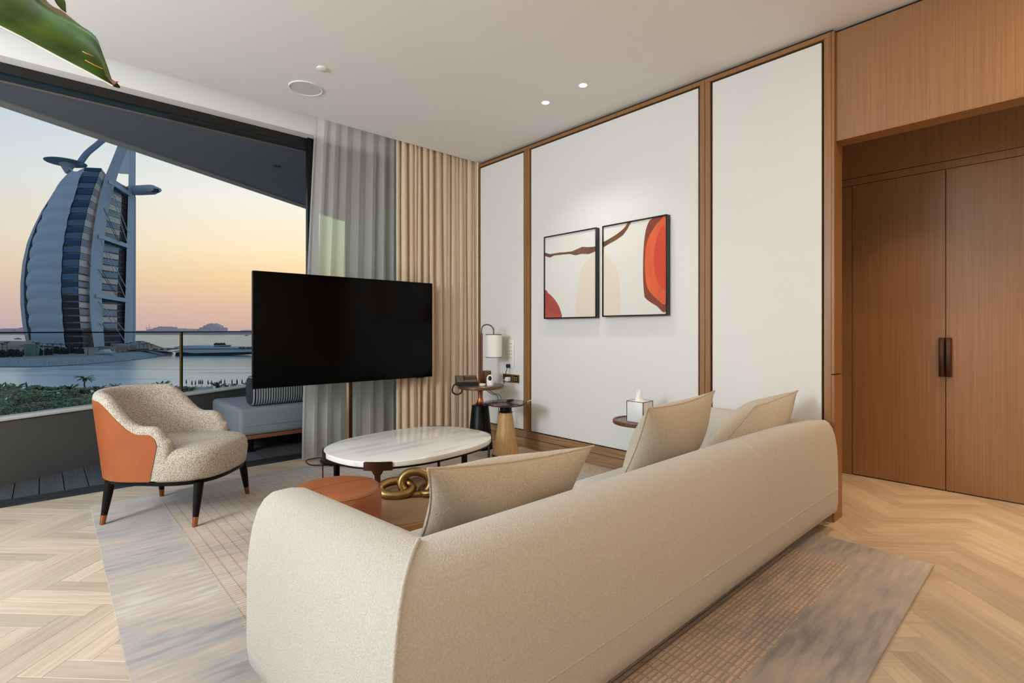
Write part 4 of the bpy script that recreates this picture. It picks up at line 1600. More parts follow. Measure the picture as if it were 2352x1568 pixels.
leaf_strip('leaf', [(-330, -120, 1.18), (-150, -20, 1.18), (0, 60, 1.18), (130, 128, 1.18), (205, 167, 1.18), (259, 197, 1.18)],
           [(-330, -240, 1.22), (-60, -150, 1.25), (90, 2, 1.26), (170, 50, 1.26), (218, 84, 1.25), (234, 128, 1.23), (243, 170, 1.20), (267, 190, 1.185)], -0.05, LM)
leaf_strip('leaf_fold', [(-60, -150, 1.30), (40, -30, 1.30), (100, 22, 1.30), (182, 60, 1.275)], [(30, -150, 1.36), (100, -8, 1.36), (146, 27, 1.34), (187, 60, 1.278)], 0.0, LB)
tube('leaf_rim', [at(u_, v_, 1.178) - og for u_, v_ in ((-150, -20), (0, 60), (48, 84), (130, 128), (205, 167), (259, 197))], 0.0016, mat('pale_leaf_rim', (214, 216, 200), 0.5), pt_, 6)
leaf_strip('leaf_tip', [(243, 170, 1.198), (252, 184, 1.19), (260, 197, 1.184)], [(252, 182, 1.196), (262, 186, 1.19), (271, 187, 1.184)], 0.0, mat('red_brown_tip', (150, 62, 30), 0.5), nA=8, nB=3)
for (a, b) in (((190, 118), (214, 128)), ((196, 138), (236, 158))):
    tube('leaf_tear', [at(a[0], a[1], 1.16) - og, at((a[0] + b[0]) / 2, (a[1] + b[1]) / 2 + 1, 1.158) - og, at(b[0], b[1], 1.165) - og], 0.0011, M_tip, pt_, 6)
leaf_strip('leaf', [(60, -420, 1.5), (100, -220, 1.45), (132, -50, 1.42), (148, 8, 1.41), (151, 28, 1.40)], [(300, -420, 1.6), (220, -220, 1.5), (150, -40, 1.43), (151, 8, 1.41), (152.5, 29, 1.40)], 0.05, LM)
st1 = at(-330, -180, 1.2)
tube('stem', spline([og + Vector((0, 0, 0.34)), og + Vector((-0.06, -0.02, 0.9)), og + Vector((-0.06, -0.02, 1.6)), st1 + Vector((-0.05, -0.03, 0.02)), st1, at(-150, -85, 1.2)], 8), [0.016] * 41, mat('leaf_stem', (96, 116, 52), 0.5), pt_, 10, loc=-og)
st2 = at(180, -420, 1.55)
tube('stem', spline([og + Vector((0.03, 0, 0.34)), og + Vector((0.02, 0.02, 1.2)), og + Vector((0.1, 0.0, 2.2)), og + Vector((0.3, -0.1, 2.75)), (st2 * 0.5 + (og + Vector((0.3, -0.1, 2.75))) * 0.5) + Vector((0, 0, 0.08)), st2], 8), [0.012] * 41, MATS['leaf_stem'], pt_, 10, loc=-og)

# ================================================================== OUTSIDE: SEA, ISLAND, TOWER, SHORE
ZSEA, ZG = -24.8, -19.8
# sea in a frame whose x runs parallel to the shore and y runs out to sea
m = bpy.data.materials.new('sea_water')
m.use_nodes = True
t = m.node_tree
b = t.nodes['Principled BSDF']
b.inputs['Roughness'].default_value = 0.28
tcx = N(t, 'ShaderNodeTexCoord')


def nz(scale, detail, off=(0, 0, 0)):
    mp = N(t, 'ShaderNodeMapping')
    mp.inputs['Scale'].default_value = scale
    mp.inputs['Location'].default_value = off
    t.links.new(tcx.outputs['Object'], mp.inputs[0])
    n = N(t, 'ShaderNodeTexNoise')
    n.inputs['Scale'].default_value = 1.0
    n.inputs['Detail'].default_value = detail
    t.links.new(mp.outputs[0], n.inputs['Vector'])
    return n.outputs['Fac']


sp3 = N(t, 'ShaderNodeSeparateXYZ')
t.links.new(tcx.outputs['Object'], sp3.inputs[0])
near = N(t, 'ShaderNodeMapRange')
near.inputs[1].default_value = 420
near.inputs[2].default_value = 240
t.links.new(sp3.outputs['Y'], near.inputs[0])
surf = math_n(t, 'ADD', nz((0.010, 0.075, 1), 4.0), math_n(t, 'MULTIPLY', near.outputs[0], 0.30))
fr_ = ramp(t, [(0.55, (0, 0, 0)), (0.68, (1, 1, 1))])
t.links.new(surf, fr_.inputs[0])
foam = math_n(t, 'MULTIPLY', fr_.outputs[0], math_n(t, 'MINIMUM', math_n(t, 'MULTIPLY', near.outputs[0], 3.0), 1.0))
mxw = N(t, 'ShaderNodeMix', data_type='RGBA')
t.links.new(foam, mxw.inputs[0])
mxw.inputs[6].default_value = (*lin((150, 164, 168)), 1)
mxw.inputs[7].default_value = (*lin((216, 220, 222)), 1)
t.links.new(mxw.outputs[2], b.inputs['Base Color'])
hh = math_n(t, 'ADD', nz((0.03, 0.16, 1), 5.0), math_n(t, 'MULTIPLY', nz((0.2, 0.6, 1), 3.0), 0.3))
bp = N(t, 'ShaderNodeBump')
bp.inputs['Strength'].default_value = 0.14
bp.inputs['Distance'].default_value = 2.0
t.links.new(hh, bp.inputs['Height'])
t.links.new(bp.outputs[0], b.inputs['Normal'])
sea = raw('sea', [(-9000, 120, 0), (9000, 120, 0), (30000, 30000, 0), (-30000, 30000, 0)], [(0, 1, 2, 3)], m)
sea.location = (0, 0, ZSEA)
sea.rotation_euler = (0, 0, -YAW)
tag(sea, 'calm grey blue sea with foam lines near the beach', None, None, 'structure')

# beach and garden ground
M_sand_b = mat('beach_sand', (170, 160, 150), 0.9, col2=(150, 138, 124), nscale=(0.08, 0.3, 1))
rows = []
for d, z in ((20, -22.0), (120, -23.0), (190, -23.3), (225, -24.1), (243, -24.75), (262, -25.3)):
    rows.append([Vector((x_, d + 5 * math.sin(x_ * 0.021 + 0.5) - (0.12 * max(0, -x_ - 100)), z)) for x_ in [-600 + 20 * i for i in range(61)]])
bch = grid('beach_ground', rows, M_sand_b, None, True)
bch.rotation_euler = (0, 0, -YAW)
tag(bch, 'pale sandy beach below the balcony', None, None, 'structure')

# island platform with sloped revetment
wl = [(-200, 842), (0, 844), (80, 844), (140, 842), (200, 838), (250, 834), (300, 829), (340, 824), (375, 818), (398, 812)]
tp = [(-200, 822), (0, 822), (80, 822), (140, 820.5), (200, 818), (250, 813.5), (300, 809), (340, 806.5), (375, 806), (394, 808)]
A = spline([at_z(u_, v_, ZSEA - 0.1) for u_, v_ in wl], 4)
Bt = spline([at_z(u_, v_, ZG + (0 if u_ < 330 else -(u_ - 330) * 0.022)) for u_, v_ in tp], 4)
M_rev = mat('concrete_armour', (156, 168, 174), 0.9, col2=(100, 112, 120), nscale=(0.9, 0.9, 1.2), ndetail=2)
isl = grid('island_revetment', [[a_, a_.lerp(b_, 0.12), a_.lerp(b_, 0.55) + Vector((0, 0, 0.3)), b_] for a_, b_ in zip(A, Bt)], M_rev, None, True)
tag(isl, 'sloping concrete revetment around the tower island', None, None, 'structure')
M_wet = mat('wet_rock', (52, 58, 62), 0.6)
tag(grid('island_waterline', [[a_ - Vector((0, 0, 0.4)), a_ + (b_ - a_) * 0.10 + Vector((0, 0, 0.25))] for a_, b_ in zip(A, [Vector(q) for q in Bt])], M_wet, None, True), 'dark wet rock line at the island foot', None, None, 'structure')
Pf = [Vector((q.x, q.y, ZG)) for q in Bt]
Pb = [Vector((at(u_, 790, 1000).x, at(u_, 790, 1000).y, ZG)) for u_ in (330, 200, 60, -120)]
n_ = len(Pf)
V = Pf + Pb
ctr = sum(V, Vector()) / len(V)
V2 = [ctr] + V
tag(raw('island_ground', V2, [(0, 1 + i, 1 + (i + 1) % len(V)) for i in range(len(V))], mat('island_paving', (126, 118, 112), 0.9)), 'paved ground of the tower island', None, None, 'structure')

# ------------------------------------------------------------------ tower
M_tw = mat('tower_white_steel', (172, 186, 196), 0.6)
M_tw2 = mat('tower_grey_cladding', (158, 170, 182), 0.7)
M_tfab = mat('tower_membrane', (158, 178, 190), 0.85)
M_tg1 = mat('tower_blue_glass', (40, 70, 102), 0.4, spec=0.2)
M_tg2 = mat('tower_pale_blue_glass', (74, 106, 132), 0.4, spec=0.2)
M_tg3 = mat('tower_dark_glass', (40, 44, 54), 0.4, spec=0.2)
M_tg4 = mat('tower_cream_reflection', (206, 198, 180), 0.4)  # cream and grey reflections in the facade glass, put into pane colours
M_tg5 = mat('tower_grey_reflection', (128, 146, 156), 0.4)
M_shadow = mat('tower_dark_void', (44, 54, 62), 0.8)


def curve(pts):
    pts = sorted(pts, key=lambda p: p[1])

    def f(v):
        if v <= pts[0][1]:
            (u0, v0), (u1, v1) = pts[0], pts[1]
        elif v >= pts[-1][1]:
            (u0, v0), (u1, v1) = pts[-2], pts[-1]
        else:
            for (a_, b_) in zip(pts, pts[1:]):
                if a_[1] <= v <= b_[1]:
                    (u0, v0), (u1, v1) = a_, b_
                    break
        return u0 + (u1 - u0) * (v - v0) / (v1 - v0)
    return f


C0 = curve([(149.6, 398), (123.6, 440.5), (95.4, 484), (75.9, 523), (61.8, 557.6), (51, 605), (46.6, 651), (46.6, 699), (51, 744), (58.6, 781), (63, 798)])
C1 = curve([(151, 412), (130, 436), (106, 479.5), (89, 520.7), (74.8, 564), (67.2, 605), (62.9, 651), (65, 701), (69.4, 744), (75.9, 783), (79, 800)])
C2 = curve([(195, 383), (182, 414.5), (173.5, 447), (163.7, 475), (156, 505.5), (149.6, 540), (144.9, 568), (142.3, 618), (141, 645), (141, 668), (143, 712), (147.5, 766), (151, 800)])
C3 = curve([(233, 384), (223.4, 410), (213.6, 436), (201.7, 475), (193, 514), (185.4, 557.6), (181, 605), (179, 636), (179.6, 673), (181, 712), (184.3, 755), (189, 798)])
C4 = curve([(271, 332), (253.7, 375.4), (241.8, 403.6), (229.9, 445), (221.2, 488), (214.7, 529), (210.4, 568), (208.2, 605), (206.5, 636), (206, 679), (207, 722.6), (211.5, 766), (217, 800)])
C5 = curve([(285, 332), (266.7, 375), (252.7, 419), (243, 453.5), (234, 499), (228.8, 544.6), (224.5, 594.5), (223.2, 625), (222.3, 681), (224.5, 733.5), (229, 800)])
C6 = curve([(279, 400), (273, 580), (269, 690), (269, 800)])
C7 = curve([(293, 400), (289.5, 580), (288, 700), (286, 800)])
C8 = curve([(300, 300), (299, 400), (296, 600), (294, 740), (294, 800)])
C9 = curve([(312.3, 300), (312.3, 760), (309, 800)])
DD = [668, 660, 624, 627, 652, 660, 695, 712, 718, 728]
CV = [C0, C1, C2, C3, C4, C5, C6, C7, C8, C9]
ZV = lambda v, d=625: H_CAM + (VC - v) * d / FPX


def TP(k, z, dd=0.0, du=0.0):
    d = DD[k] + dd
    v = VC - (z - H_CAM) * FPX / d
    return at(CV[k](v) + du, v, d)


tw = thing('sail_tower', 'tall white sail shaped tower on its own island', 'tower', (0, 0, 0))
org = TP(3, ZG)
tw.location = org


def tobj(o):
    o.location = -org
    return o


FLV = [383, 392.8, 405.4, 418.4, 431.8, 445.5, 459.4, 473.7, 488.2, 502.7, 517.5, 532.2, 547.8, 563, 578.9, 594.5, 610, 626.6, 642.4, 657.6, 674.3, 690, 705.7, 722.2, 738.3, 753.7, 770, 785.5, 799]
FZ = [ZV(v) for v in FLV]
zz = [ZG + (FZ[0] - ZG) * i / 40 for i in range(41)]
# solid body, slightly recessed behind the glazing
ring = []
for z in zz:
    pts_ = [TP(1, z, 3), TP(2, z, 3), TP(3, z, 3), TP(4, z, 3), TP(6, z, 3), TP(8, z, 3), TP(9, z, 40), TP(3, z, 150), TP(0, z, 40)]
    ring.append(pts_)
tobj(grid('body', ring, M_tw, tw, False, closed_u=True, caps=True))
back = lambda p, q: (p + q) * 0.5


def pane(name, k0, k1, z0, z1, m, du0=0.5, du1=-0.5, dd=-0.5):
    o = slab(name, [TP(k0, z0, dd, du0), TP(k1, z0, dd, du1), TP(k1, z1, dd, du1), TP(k0, z1, dd, du0)], FW, 2.0, m, tw)
    return tobj(o)


for i in range(len(FZ) - 1):
    z1, z0 = FZ[i], FZ[i + 1]
    g = (z1 - z0) * 0.22
    mb = (M_tg1 if i % 2 == 0 else M_tg2) if i < 20 else M_tg3
    pane('window_blue', 2, 3, z0, z1 - g, mb, 0.3, -0.8)
    mc = (M_tg5 if i % 2 == 0 else M_tg4) if i < 25 else M_tg3
    if i > 0:
        pane('window_strip', 3, 4, z0, z1 - (g if i > 16 else 0.4), mc, 0.8, 0.0)
    if i > 1:
        pane('window_facade', 5, 6, z0, z1 - (g if i > 12 else 0.5), mc, -1.0, 0.0)
        pane('window_core', 6, 7, z0, z1 - g, M_tg3, 0.2, 0.0)
# membrane panels
FBV = [410, 442.7, 470.9, 499, 529.4, 562, 593, 626, 658.7, 691, 724.8, 757.4, 797]
for a_, b_ in zip(FBV, FBV[1:]):
    z1, z0 = ZV(a_, 650), ZV(b_, 650)
    rows = []
    for j in range(7):
        f = j / 6
        row = []
        for i in range(11):
            s = i / 10
            z = z0 + (z1 - z0) * f + 2.6 * math.sin(PI * s)
            p, q = TP(1, z, -1), TP(2, z, -1)
            bul = 8.0 * math.sin(PI * s) + 0.9 * math.sin(PI * f)
            row.append(p.lerp(q, s) - FW * bul - RT * (1.5 * math.sin(PI * f) * (1 - s)))
        rows.append(row)
    o = tobj(grid('membrane_panel', rows, M_tfab, tw, True))
# outer bow leg, ties and dark slots
rows = []
for z in zz[:39]:
    p, q = TP(0, z), TP(1, z)
    e = p.lerp(q, 0.58)
    rows.append([p + FW * 6, p, e - FW * 1.0, e + FW * 6])
tobj(grid('outer_bow', rows, M_tw2, tw, False))
for a_, b_ in zip(FBV, FBV[1:]):
    for f0, f1 in ((0.08, 0.46), (0.54, 0.92)):
        z1, z0 = ZV(a_ + (b_ - a_) * f0, 650), ZV(a_ + (b_ - a_) * f1, 650)
        P0, P1, Q0, Q1 = TP(0, z0), TP(1, z0), TP(0, z1), TP(1, z1)
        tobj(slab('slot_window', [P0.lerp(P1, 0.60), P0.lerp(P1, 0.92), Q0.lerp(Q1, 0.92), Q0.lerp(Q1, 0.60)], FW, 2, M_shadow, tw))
# inner bow, spine, trusses
rows = []
ztop_ = ZV(225, 660)
for i in range(61):
    z = ZG + (ztop_ - ZG) * i / 60
    p, q = TP(4, z, -9), TP(5, z, -9)
    rows.append([p + FW * 8, p, p.lerp(q, 0.35) - FW * 1.5, q, q + FW * 8])
tobj(grid('inner_bow', rows, M_tw, tw, False))
sp0, sp1 = ZG, ZV(180, 725)
P = [TP(8, sp0, -4), TP(9, sp0, -4), TP(9, sp0, 30), TP(8, sp0, 30)]
Q = [TP(8, sp1, -4), TP(9, sp1, -4), TP(9, sp1, 30), TP(8, sp1, 30)]
tobj(raw('spine', P + Q, [(0, 1, 2, 3), (4, 5, 6, 7), (0, 1, 5, 4), (1, 2, 6, 5), (2, 3, 7, 6), (3, 0, 4, 7)], M_tw2, tw))
Pk = [TP(7, sp0, -6, -1), TP(8, sp0, -6, 1), TP(8, sp1, -6, 1), TP(7, sp1, -6, 4)]
tobj(slab('spine_flange', Pk, FW, 8, M_tw, tw))
tobj(slab('crown_web', [at(268, 396, 668), at(300, 398, 716), at(300, 290, 716), at(292, 300, 700)], FW, 5, M_tw, tw))
for (a_, b_) in (((250, 421), (299, 451)), ((227, 547), (297, 571)), ((221, 683), (295, 695))):
    p0, p1 = at(a_[0], a_[1], 648), at(b_[0], b_[1], 712)
    p2, p3 = at(b_[0], b_[1] - 9, 712), at(a_[0], a_[1] - 9, 648)
    tobj(slab('truss_beam', [p0, p1, p2, p3], FW, 6, M_tw, tw))
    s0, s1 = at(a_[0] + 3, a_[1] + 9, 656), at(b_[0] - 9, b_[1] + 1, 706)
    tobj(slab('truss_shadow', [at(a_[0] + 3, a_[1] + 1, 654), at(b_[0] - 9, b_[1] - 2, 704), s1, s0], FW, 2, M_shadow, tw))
for (a_, b_) in (((251.6, 427), (290.6, 553)), ((230, 551), (288, 683.6)), ((224.5, 692), (288, 785.5))):
    for off in (0, 9):
        V_, F_ = tube_geo([at(a_[0] + off * 0.3, a_[1], 645), at(b_[0] + off * 0.35, b_[1] - off * 2.2, 700)], 0.55, 6)
        tobj(raw('truss_diagonal', V_, F_, M_tw, tw))
# lattice seen mirrored in the facade glass, reflection modelled as thin dark tubes
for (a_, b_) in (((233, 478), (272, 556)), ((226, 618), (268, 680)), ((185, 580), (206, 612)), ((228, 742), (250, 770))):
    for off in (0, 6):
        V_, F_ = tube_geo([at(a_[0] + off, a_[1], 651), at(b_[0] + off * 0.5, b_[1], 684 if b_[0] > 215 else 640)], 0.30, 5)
        tobj(raw('strut_reflection', V_, F_, M_shadow, tw))
# helipad, roof mast and cantilevered restaurant
hpad = at(151, 374, 640)
lathe('helipad', [(0, -1.5), (8, -1.4), (20.5, 0.0), (21, 0.8), (20, 1.2), (0, 1.2)], mat('helipad_grey', (116, 132, 142), 0.7), tw, hpad - org, 48)
lathe('helipad_stem', [(2.2, -13), (8.5, -1.2)], M_tw2, tw, hpad - org + RT * 2.0, 24)
tobj(raw('helipad_strut', *tube_geo([at(160, 386, 632), at(183, 409, 626)], 0.8, 6), M_tw, tw))
tobj(raw('helipad_strut', *tube_geo([at(160, 386, 632), at(150, 396, 640)], 0.8, 6), M_tw, tw))
mast = spline([at(181, 378, 640), at(200, 352, 650), at(226, 330, 665), at(258, 300, 690), at(292, 240, 712), at(306, 185, 722)], 8)
tobj(raw('roof_mast', *tube_geo(mast, [3.6] * len(mast), 8), mat('tower_blue_steel', (112, 132, 152), 0.6), tw))
rst = [at(300, 437, 724), at(318, 437, 716), at(345, 435.5, 708), at(352, 436, 706), at(367, 436.5, 702)]
tobj(raw('restaurant_wing', *tube_geo(rst, [6.6, 6.8, 6.8, 6.4, 2.6], 16), M_tw2, tw))
tobj(slab('restaurant_window', [at(336, 441, 703), at(364, 441, 698), at(364, 434, 698), at(332, 430, 703)], FW, 1.0, M_shadow, tw))
pd_ = ZV(790, 640)
tobj(raw('podium', [at(60, 800, 650) * 1, at(310, 800, 690), at(310, 800, 760), at(60, 800, 760), at(75, 788, 650), at(306, 788, 690), at(306, 788, 760), at(75, 788, 760)], [(0, 1, 2, 3), (4, 5, 6, 7), (0, 1, 5, 4), (1, 2, 6, 5), (2, 3, 7, 6), (3, 0, 4, 7)], M_tw, tw))

# ------------------------------------------------------------------ plants and small things on the island and the beach
def frond_geo(n, L, droop, w, r0=0.2, up0=0.6, seed=0):
    rg = random.Random(seed)
    V, Fs = [], []
    for k in range(n):
        a = 2 * PI * k / n + rg.uniform(-.2, .2)
        rise = up0 + rg.uniform(-0.35, 0.45)
        prev = None
        seg = 5
        for i in range(seg + 1):
            s = i / seg
            r = r0 + L * s * (1 - 0.12 * s)
            z = L * (rise * s - droop * s * s)
            ww = w * (0.35 + 1.3 * s * (1 - s) * 2 * 0.5) * (1 if i < seg else 0.15)
            c = Vector((r * math.cos(a), r * math.sin(a), z))
            sd = Vector((-math.sin(a), math.cos(a), 0)) * ww
            dn = Vector((0, 0, -ww * 0.7))
            V += [c + sd + dn, c, c - sd + dn]
            j = len(V) - 3
            if prev is not None:
                Fs += [(prev, prev + 1, j + 1, j), (prev + 1, prev + 2, j + 2, j + 1)]
            prev = j
    return V, Fs


M_palm = mat('palm_green', (88, 100, 72), 0.8, col2=(106, 116, 82), nscale=(0.6, 0.6, 0.6))
M_palm_d = mat('palm_dusk_green', (48, 60, 58), 0.9, col2=(58, 70, 64), nscale=(0.3, 0.3, 0.3))
M_trunk = mat('palm_trunk', (92, 80, 68), 0.9)
M_shrub = mat('shrub_green', (152, 160, 126), 0.9, col2=(110, 124, 96), nscale=(0.5, 0.5, 0.5), rnd=0.25)
pV, pF = frond_geo(16, 3.2, 0.85, 0.42, 0.15, 0.75, 5)


def make_palm(name, label, loc, height, m, group, scale=1.0):
    t = thing(name, label, 'palm tree', loc, random.uniform(0, 6), group)
    tube('trunk', [(0, 0, 0), (0.15, 0, height * 0.5), (0, 0, height)], [0.28, 0.22, 0.2], M_trunk, t, 8)
    raw('crown', pV, pF, m, t, True, loc=(0, 0, height))
    return t


random.seed(11)
GP = 'palm trees on the tower island'
pal0 = make_palm('palm_tree', 'slender dark palm on the island in front of the tower sail', at_z(84, 818, ZG), 10.5, M_palm_d, GP)
for (u_, vt, vb) in ((6, 787, 811), (16, 783, 808), (57, 791, 815), (104, 787, 814), (122, 787, 815), (140, 788, 812), (160, 788, 812), (202, 790, 815), (228, 795, 812), (246, 795, 808),
                     (258, 791, 803), (276, 792, 803), (292, 787, 803), (302, 785, 803), (320, 782, 803), (330, 788, 803), (338, 786, 803), (348, 790, 802)):
    p = at_z(u_, vb, ZG)
    h_ = (vb - vt) * (p - CAM).dot(FW) / FPX
    dup(pal0, p, random.uniform(0, 6), (1.15, 1.15, h_ / 12.0), label='slender dark palm on the island left of the tower' if u_ < 50 else (None if u_ < 250 else ('dark palm on the island before the tower spine' if u_ < 298 else 'dark palm in the row on the island right of the tower')))


def shrub_geo(n, seed, flat_=0.75):
    rg = random.Random(seed)
    V, Fs = [], []
    for k in range(n):
        th, ph = rg.uniform(0, 2 * PI), math.acos(rg.uniform(-0.1, 1))
        r = rg.uniform(0.7, 1.0) * (1 + 0.22 * math.sin(3 * th + seed) * math.sin(2 * ph))
        c = Vector((r * math.sin(ph) * math.cos(th), r * math.sin(ph) * math.sin(th), flat_ * r * math.cos(ph) + 0.05))
        a = Vector((rg.gauss(0, 1), rg.gauss(0, 1), rg.gauss(0, 1))).normalized() * 0.16
        b_ = a.cross(Vector((rg.gauss(0, 1), rg.gauss(0, 1), rg.gauss(0, 1)))).normalized() * 0.13
        j = len(V)
        V += [c - a, c + b_, c + a, c - b_]
        Fs.append((j, j + 1, j + 2, j + 3))
    # leafy core
    j = len(V)
    for i in range(5):
        ph = PI / 2 * i / 4
        for k in range(10):
            V.append(Vector((0.72 * math.cos(ph) * math.cos(2 * PI * k / 10), 0.72 * math.cos(ph) * math.sin(2 * PI * k / 10), 0.72 * flat_ * math.sin(ph))))
    for i in range(4):
        for k in range(10):
            l = (k + 1) % 10
            Fs.append((j + i * 10 + k, j + i * 10 + l, j + (i + 1) * 10 + l, j + (i + 1) * 10 + k))
    return V, Fs


sh_me = []
for s_ in range(3):
    V_, F_ = shrub_geo(260, s_)
    me = bpy.data.meshes.new('shrub')
    me.from_pydata([tuple(v) for v in V_], [], F_)
    me.materials.append(M_shrub)
    sh_me.append(me)
tr_me = sh_me[0].copy()
tr_me.materials.clear()
tr_me.materials.append(M_palm_d)
for (u_, v_, r_) in ((-16, 819, 8), (6, 820, 8), (23, 818, 8), (40, 819, 8), (56, 816, 7), (92, 816, 8), (110, 815, 8), (128, 812, 9), (146, 813, 8), (164, 811, 9), (183, 812, 8)):
    p = at_z(u_, v_, ZG)
    o = bpy.data.objects.new('island_tree', tr_me)
    o.location = p
    o.scale = (r_ * 0.42, r_ * 0.42, r_ * 0.85)
    o.rotation_euler = (0, 0, random.uniform(0, 6))
    link(o)
    tag(o, 'round dark tree in the grove at the foot of the tower', 'tree', 'dark trees on the tower island')
# pavilions on the island
for k, (u_, v_, r_) in enumerate(((244, 811, 5.5), (282, 808, 6.0), (303, 806, 4.5))):
    p = at_z(u_, v_, ZG)
    o = thing('domed_pavilion', ['small domed pavilion left of the waterfront row', 'largest domed pavilion in the waterfront row', 'small domed pavilion right of the waterfront row'][k], 'pavilion', p, 0, 'domed pavilions on the island')
    lathe('dome', [(r_, 2.2), (r_ * 0.95, 3.6), (r_ * 0.7, 5.2), (r_ * 0.3, 6.3), (0, 6.7)], mat('dome_tan%d' % k, (120, 108, 96), 0.8), o, n=20)
    for q in range(8):
        a = 2 * PI * q / 8
        tube('post', [(r_ * 0.9 * math.cos(a), r_ * 0.9 * math.sin(a), 0), (r_ * 0.9 * math.cos(a), r_ * 0.9 * math.sin(a), 2.4)], 0.2, M_trunk, o, 6)


def plate(name, pts, d, depth, m, parent=None, loc0=None):
    P = [at(u_, v_, d) for u_, v_ in pts]
    Q = [p + FW * depth for p in P]
    n = len(P)
    o = raw(name, P + Q, [tuple(range(n)), tuple(range(n, 2 * n))] + [(i, (i + 1) % n, n + (i + 1) % n, n + i) for i in range(n)], m, parent)
    if loc0 is not None:
        o.location = -loc0
    return o


M_wh = mat('pale_concrete', (178, 186, 192), 0.8)
M_gr = mat('shaded_concrete', (96, 102, 108), 0.9)
cn = thing('beach_canopy', 'low white canopy roof beside the domed pavilions', 'canopy', at_z(232, 814, ZG))
l0 = Vector(cn.location)
plate('roof', [(216, 812), (250, 811), (250, 808.5), (240, 807), (236, 802), (230, 803), (224, 809)], 440, 8, M_wh, cn, l0)
for u_ in (219, 236, 247):
    plate('post', [(u_, 816), (u_ + 1, 816), (u_ + 1, 811), (u_, 811)], 441, 0.6, M_wh, cn, l0)
tk = thing('water_tank', 'round grey tank house among the island trees', 'tank', at_z(73, 817, ZG))
lathe('drum', [(0, 0), (4.2, 0), (5.2, 9), (4.8, 10)], mat('tank_teal', (104, 122, 122), 0.8), tk, n=24)
lathe('cone_roof', [(5.4, 9.6), (0, 13.5)], mat('tank_roof', (150, 130, 122), 0.8), tk, n=24)
fg = thing('flag_pole', 'thin pole with pale blue flag on the island', 'flag', at_z(100, 818, ZG))
tube('pole', [(0, 0, 0), (0, 0, 10.5)], 0.12, M_wh, fg, 6)
slab('flag', [Vector((0, 0, 10.4)), Vector((0, 0, 8.9)), RT * 2.6 + Vector((0, 0, 8.6)), RT * 2.2 + Vector((0, 0, 9.4))], FW, 0.05, mat('flag_blue', (150, 190, 206), 0.8), fg)
# island road structures to the right of the tower
rd = thing('island_terrace', 'long low terrace building between the tower and the pier', 'building', at_z(345, 806, ZG))
l0 = Vector(rd.location)
plate('wall', [(296, 808), (392, 803), (392, 800), (330, 800), (296, 803)], 505, 10, mat('terrace_brown', (112, 104, 98), 0.9), rd, l0)
plate('roof', [(294, 803), (330, 799.2), (376, 799.6), (376, 801), (330, 800.8), (294, 804.6)], 504, 12, mat('terrace_roof', (140, 136, 134), 0.9), rd, l0)
for u_, w_ in ((342, 8), (376, 6), (362, 5)):
    plate('window', [(u_, 803.4), (u_ + w_, 803), (u_ + w_, 800.6), (u_, 800.9)], 503.6, 0.5, mat('pale_window%d' % u_, (214, 206, 196), 0.4), rd, l0)

# pier
pr_ = thing('pier', 'long pale curved pier running out over the water', 'pier', at(400, 815, 520))
l0 = Vector(pr_.location)
plate('roof_deck', [(398, 799), (401, 796.4), (420, 793.6), (453, 793.6), (487, 796.2), (560, 797.6), (640, 797.6), (640, 800), (545, 800.4), (424, 800.6), (405, 802)], 520, 22, M_wh, pr_, l0)
plate('gallery', [(405, 802), (424, 800.6), (545, 800.4), (640, 800), (640, 802), (424, 802.4)], 522, 16, M_gr, pr_, l0)
plate('parapet', [(388, 807.6), (424, 802.4), (640, 801.6), (640, 807), (500, 809.6), (445, 811), (410, 808)], 519, 20, M_wh, pr_, l0)
plate('substructure', [(402, 818.5), (404, 809), (445, 811), (500, 809.6), (556, 808.4), (556, 815), (470, 817)], 521, 16, M_shadow, pr_, l0)
for u_ in range(558, 640, 7):
    plate('pile', [(u_, 813.5), (u_ + 2.2, 813.5), (u_ + 2.2, 806.8), (u_, 807)], 521, 10, M_shadow, pr_, l0)
for u_ in (548, 555, 566, 574):
    plate('kiosk', [(u_, 800), (u_ + 5, 800), (u_ + 5, 797), (u_ + 3, 796), (u_, 797)], 518, 3, M_gr, pr_, l0)
pv = thing('pier_pavilion', 'small square pavilion standing on the pier', 'pavilion', at(504, 799, 528))
l0 = Vector(pv.location)
plate('body', [(490, 799), (528, 799), (526, 797), (519, 796.6), (519, 792.8), (492, 792.8)], 526, 9, mat('pavilion_grey', (106, 106, 106), 0.9), pv, l0)
plate('upper_band', [(491, 793.4), (520, 793.4), (520, 792.2), (491, 792.2)], 525, 11, M_wh, pv, l0)
for k, u_ in enumerate((496, 502, 508, 514)):
    o = bpy.data.objects.new('roof_tree', tr_me)
    o.location = at(u_, 792, 530)
    o.scale = (1.9, 1.9, 2.6)
    link(o)
    tag(o, 'small round dark tree on the pier pavilion roof', 'tree', 'trees on the pier pavilion')

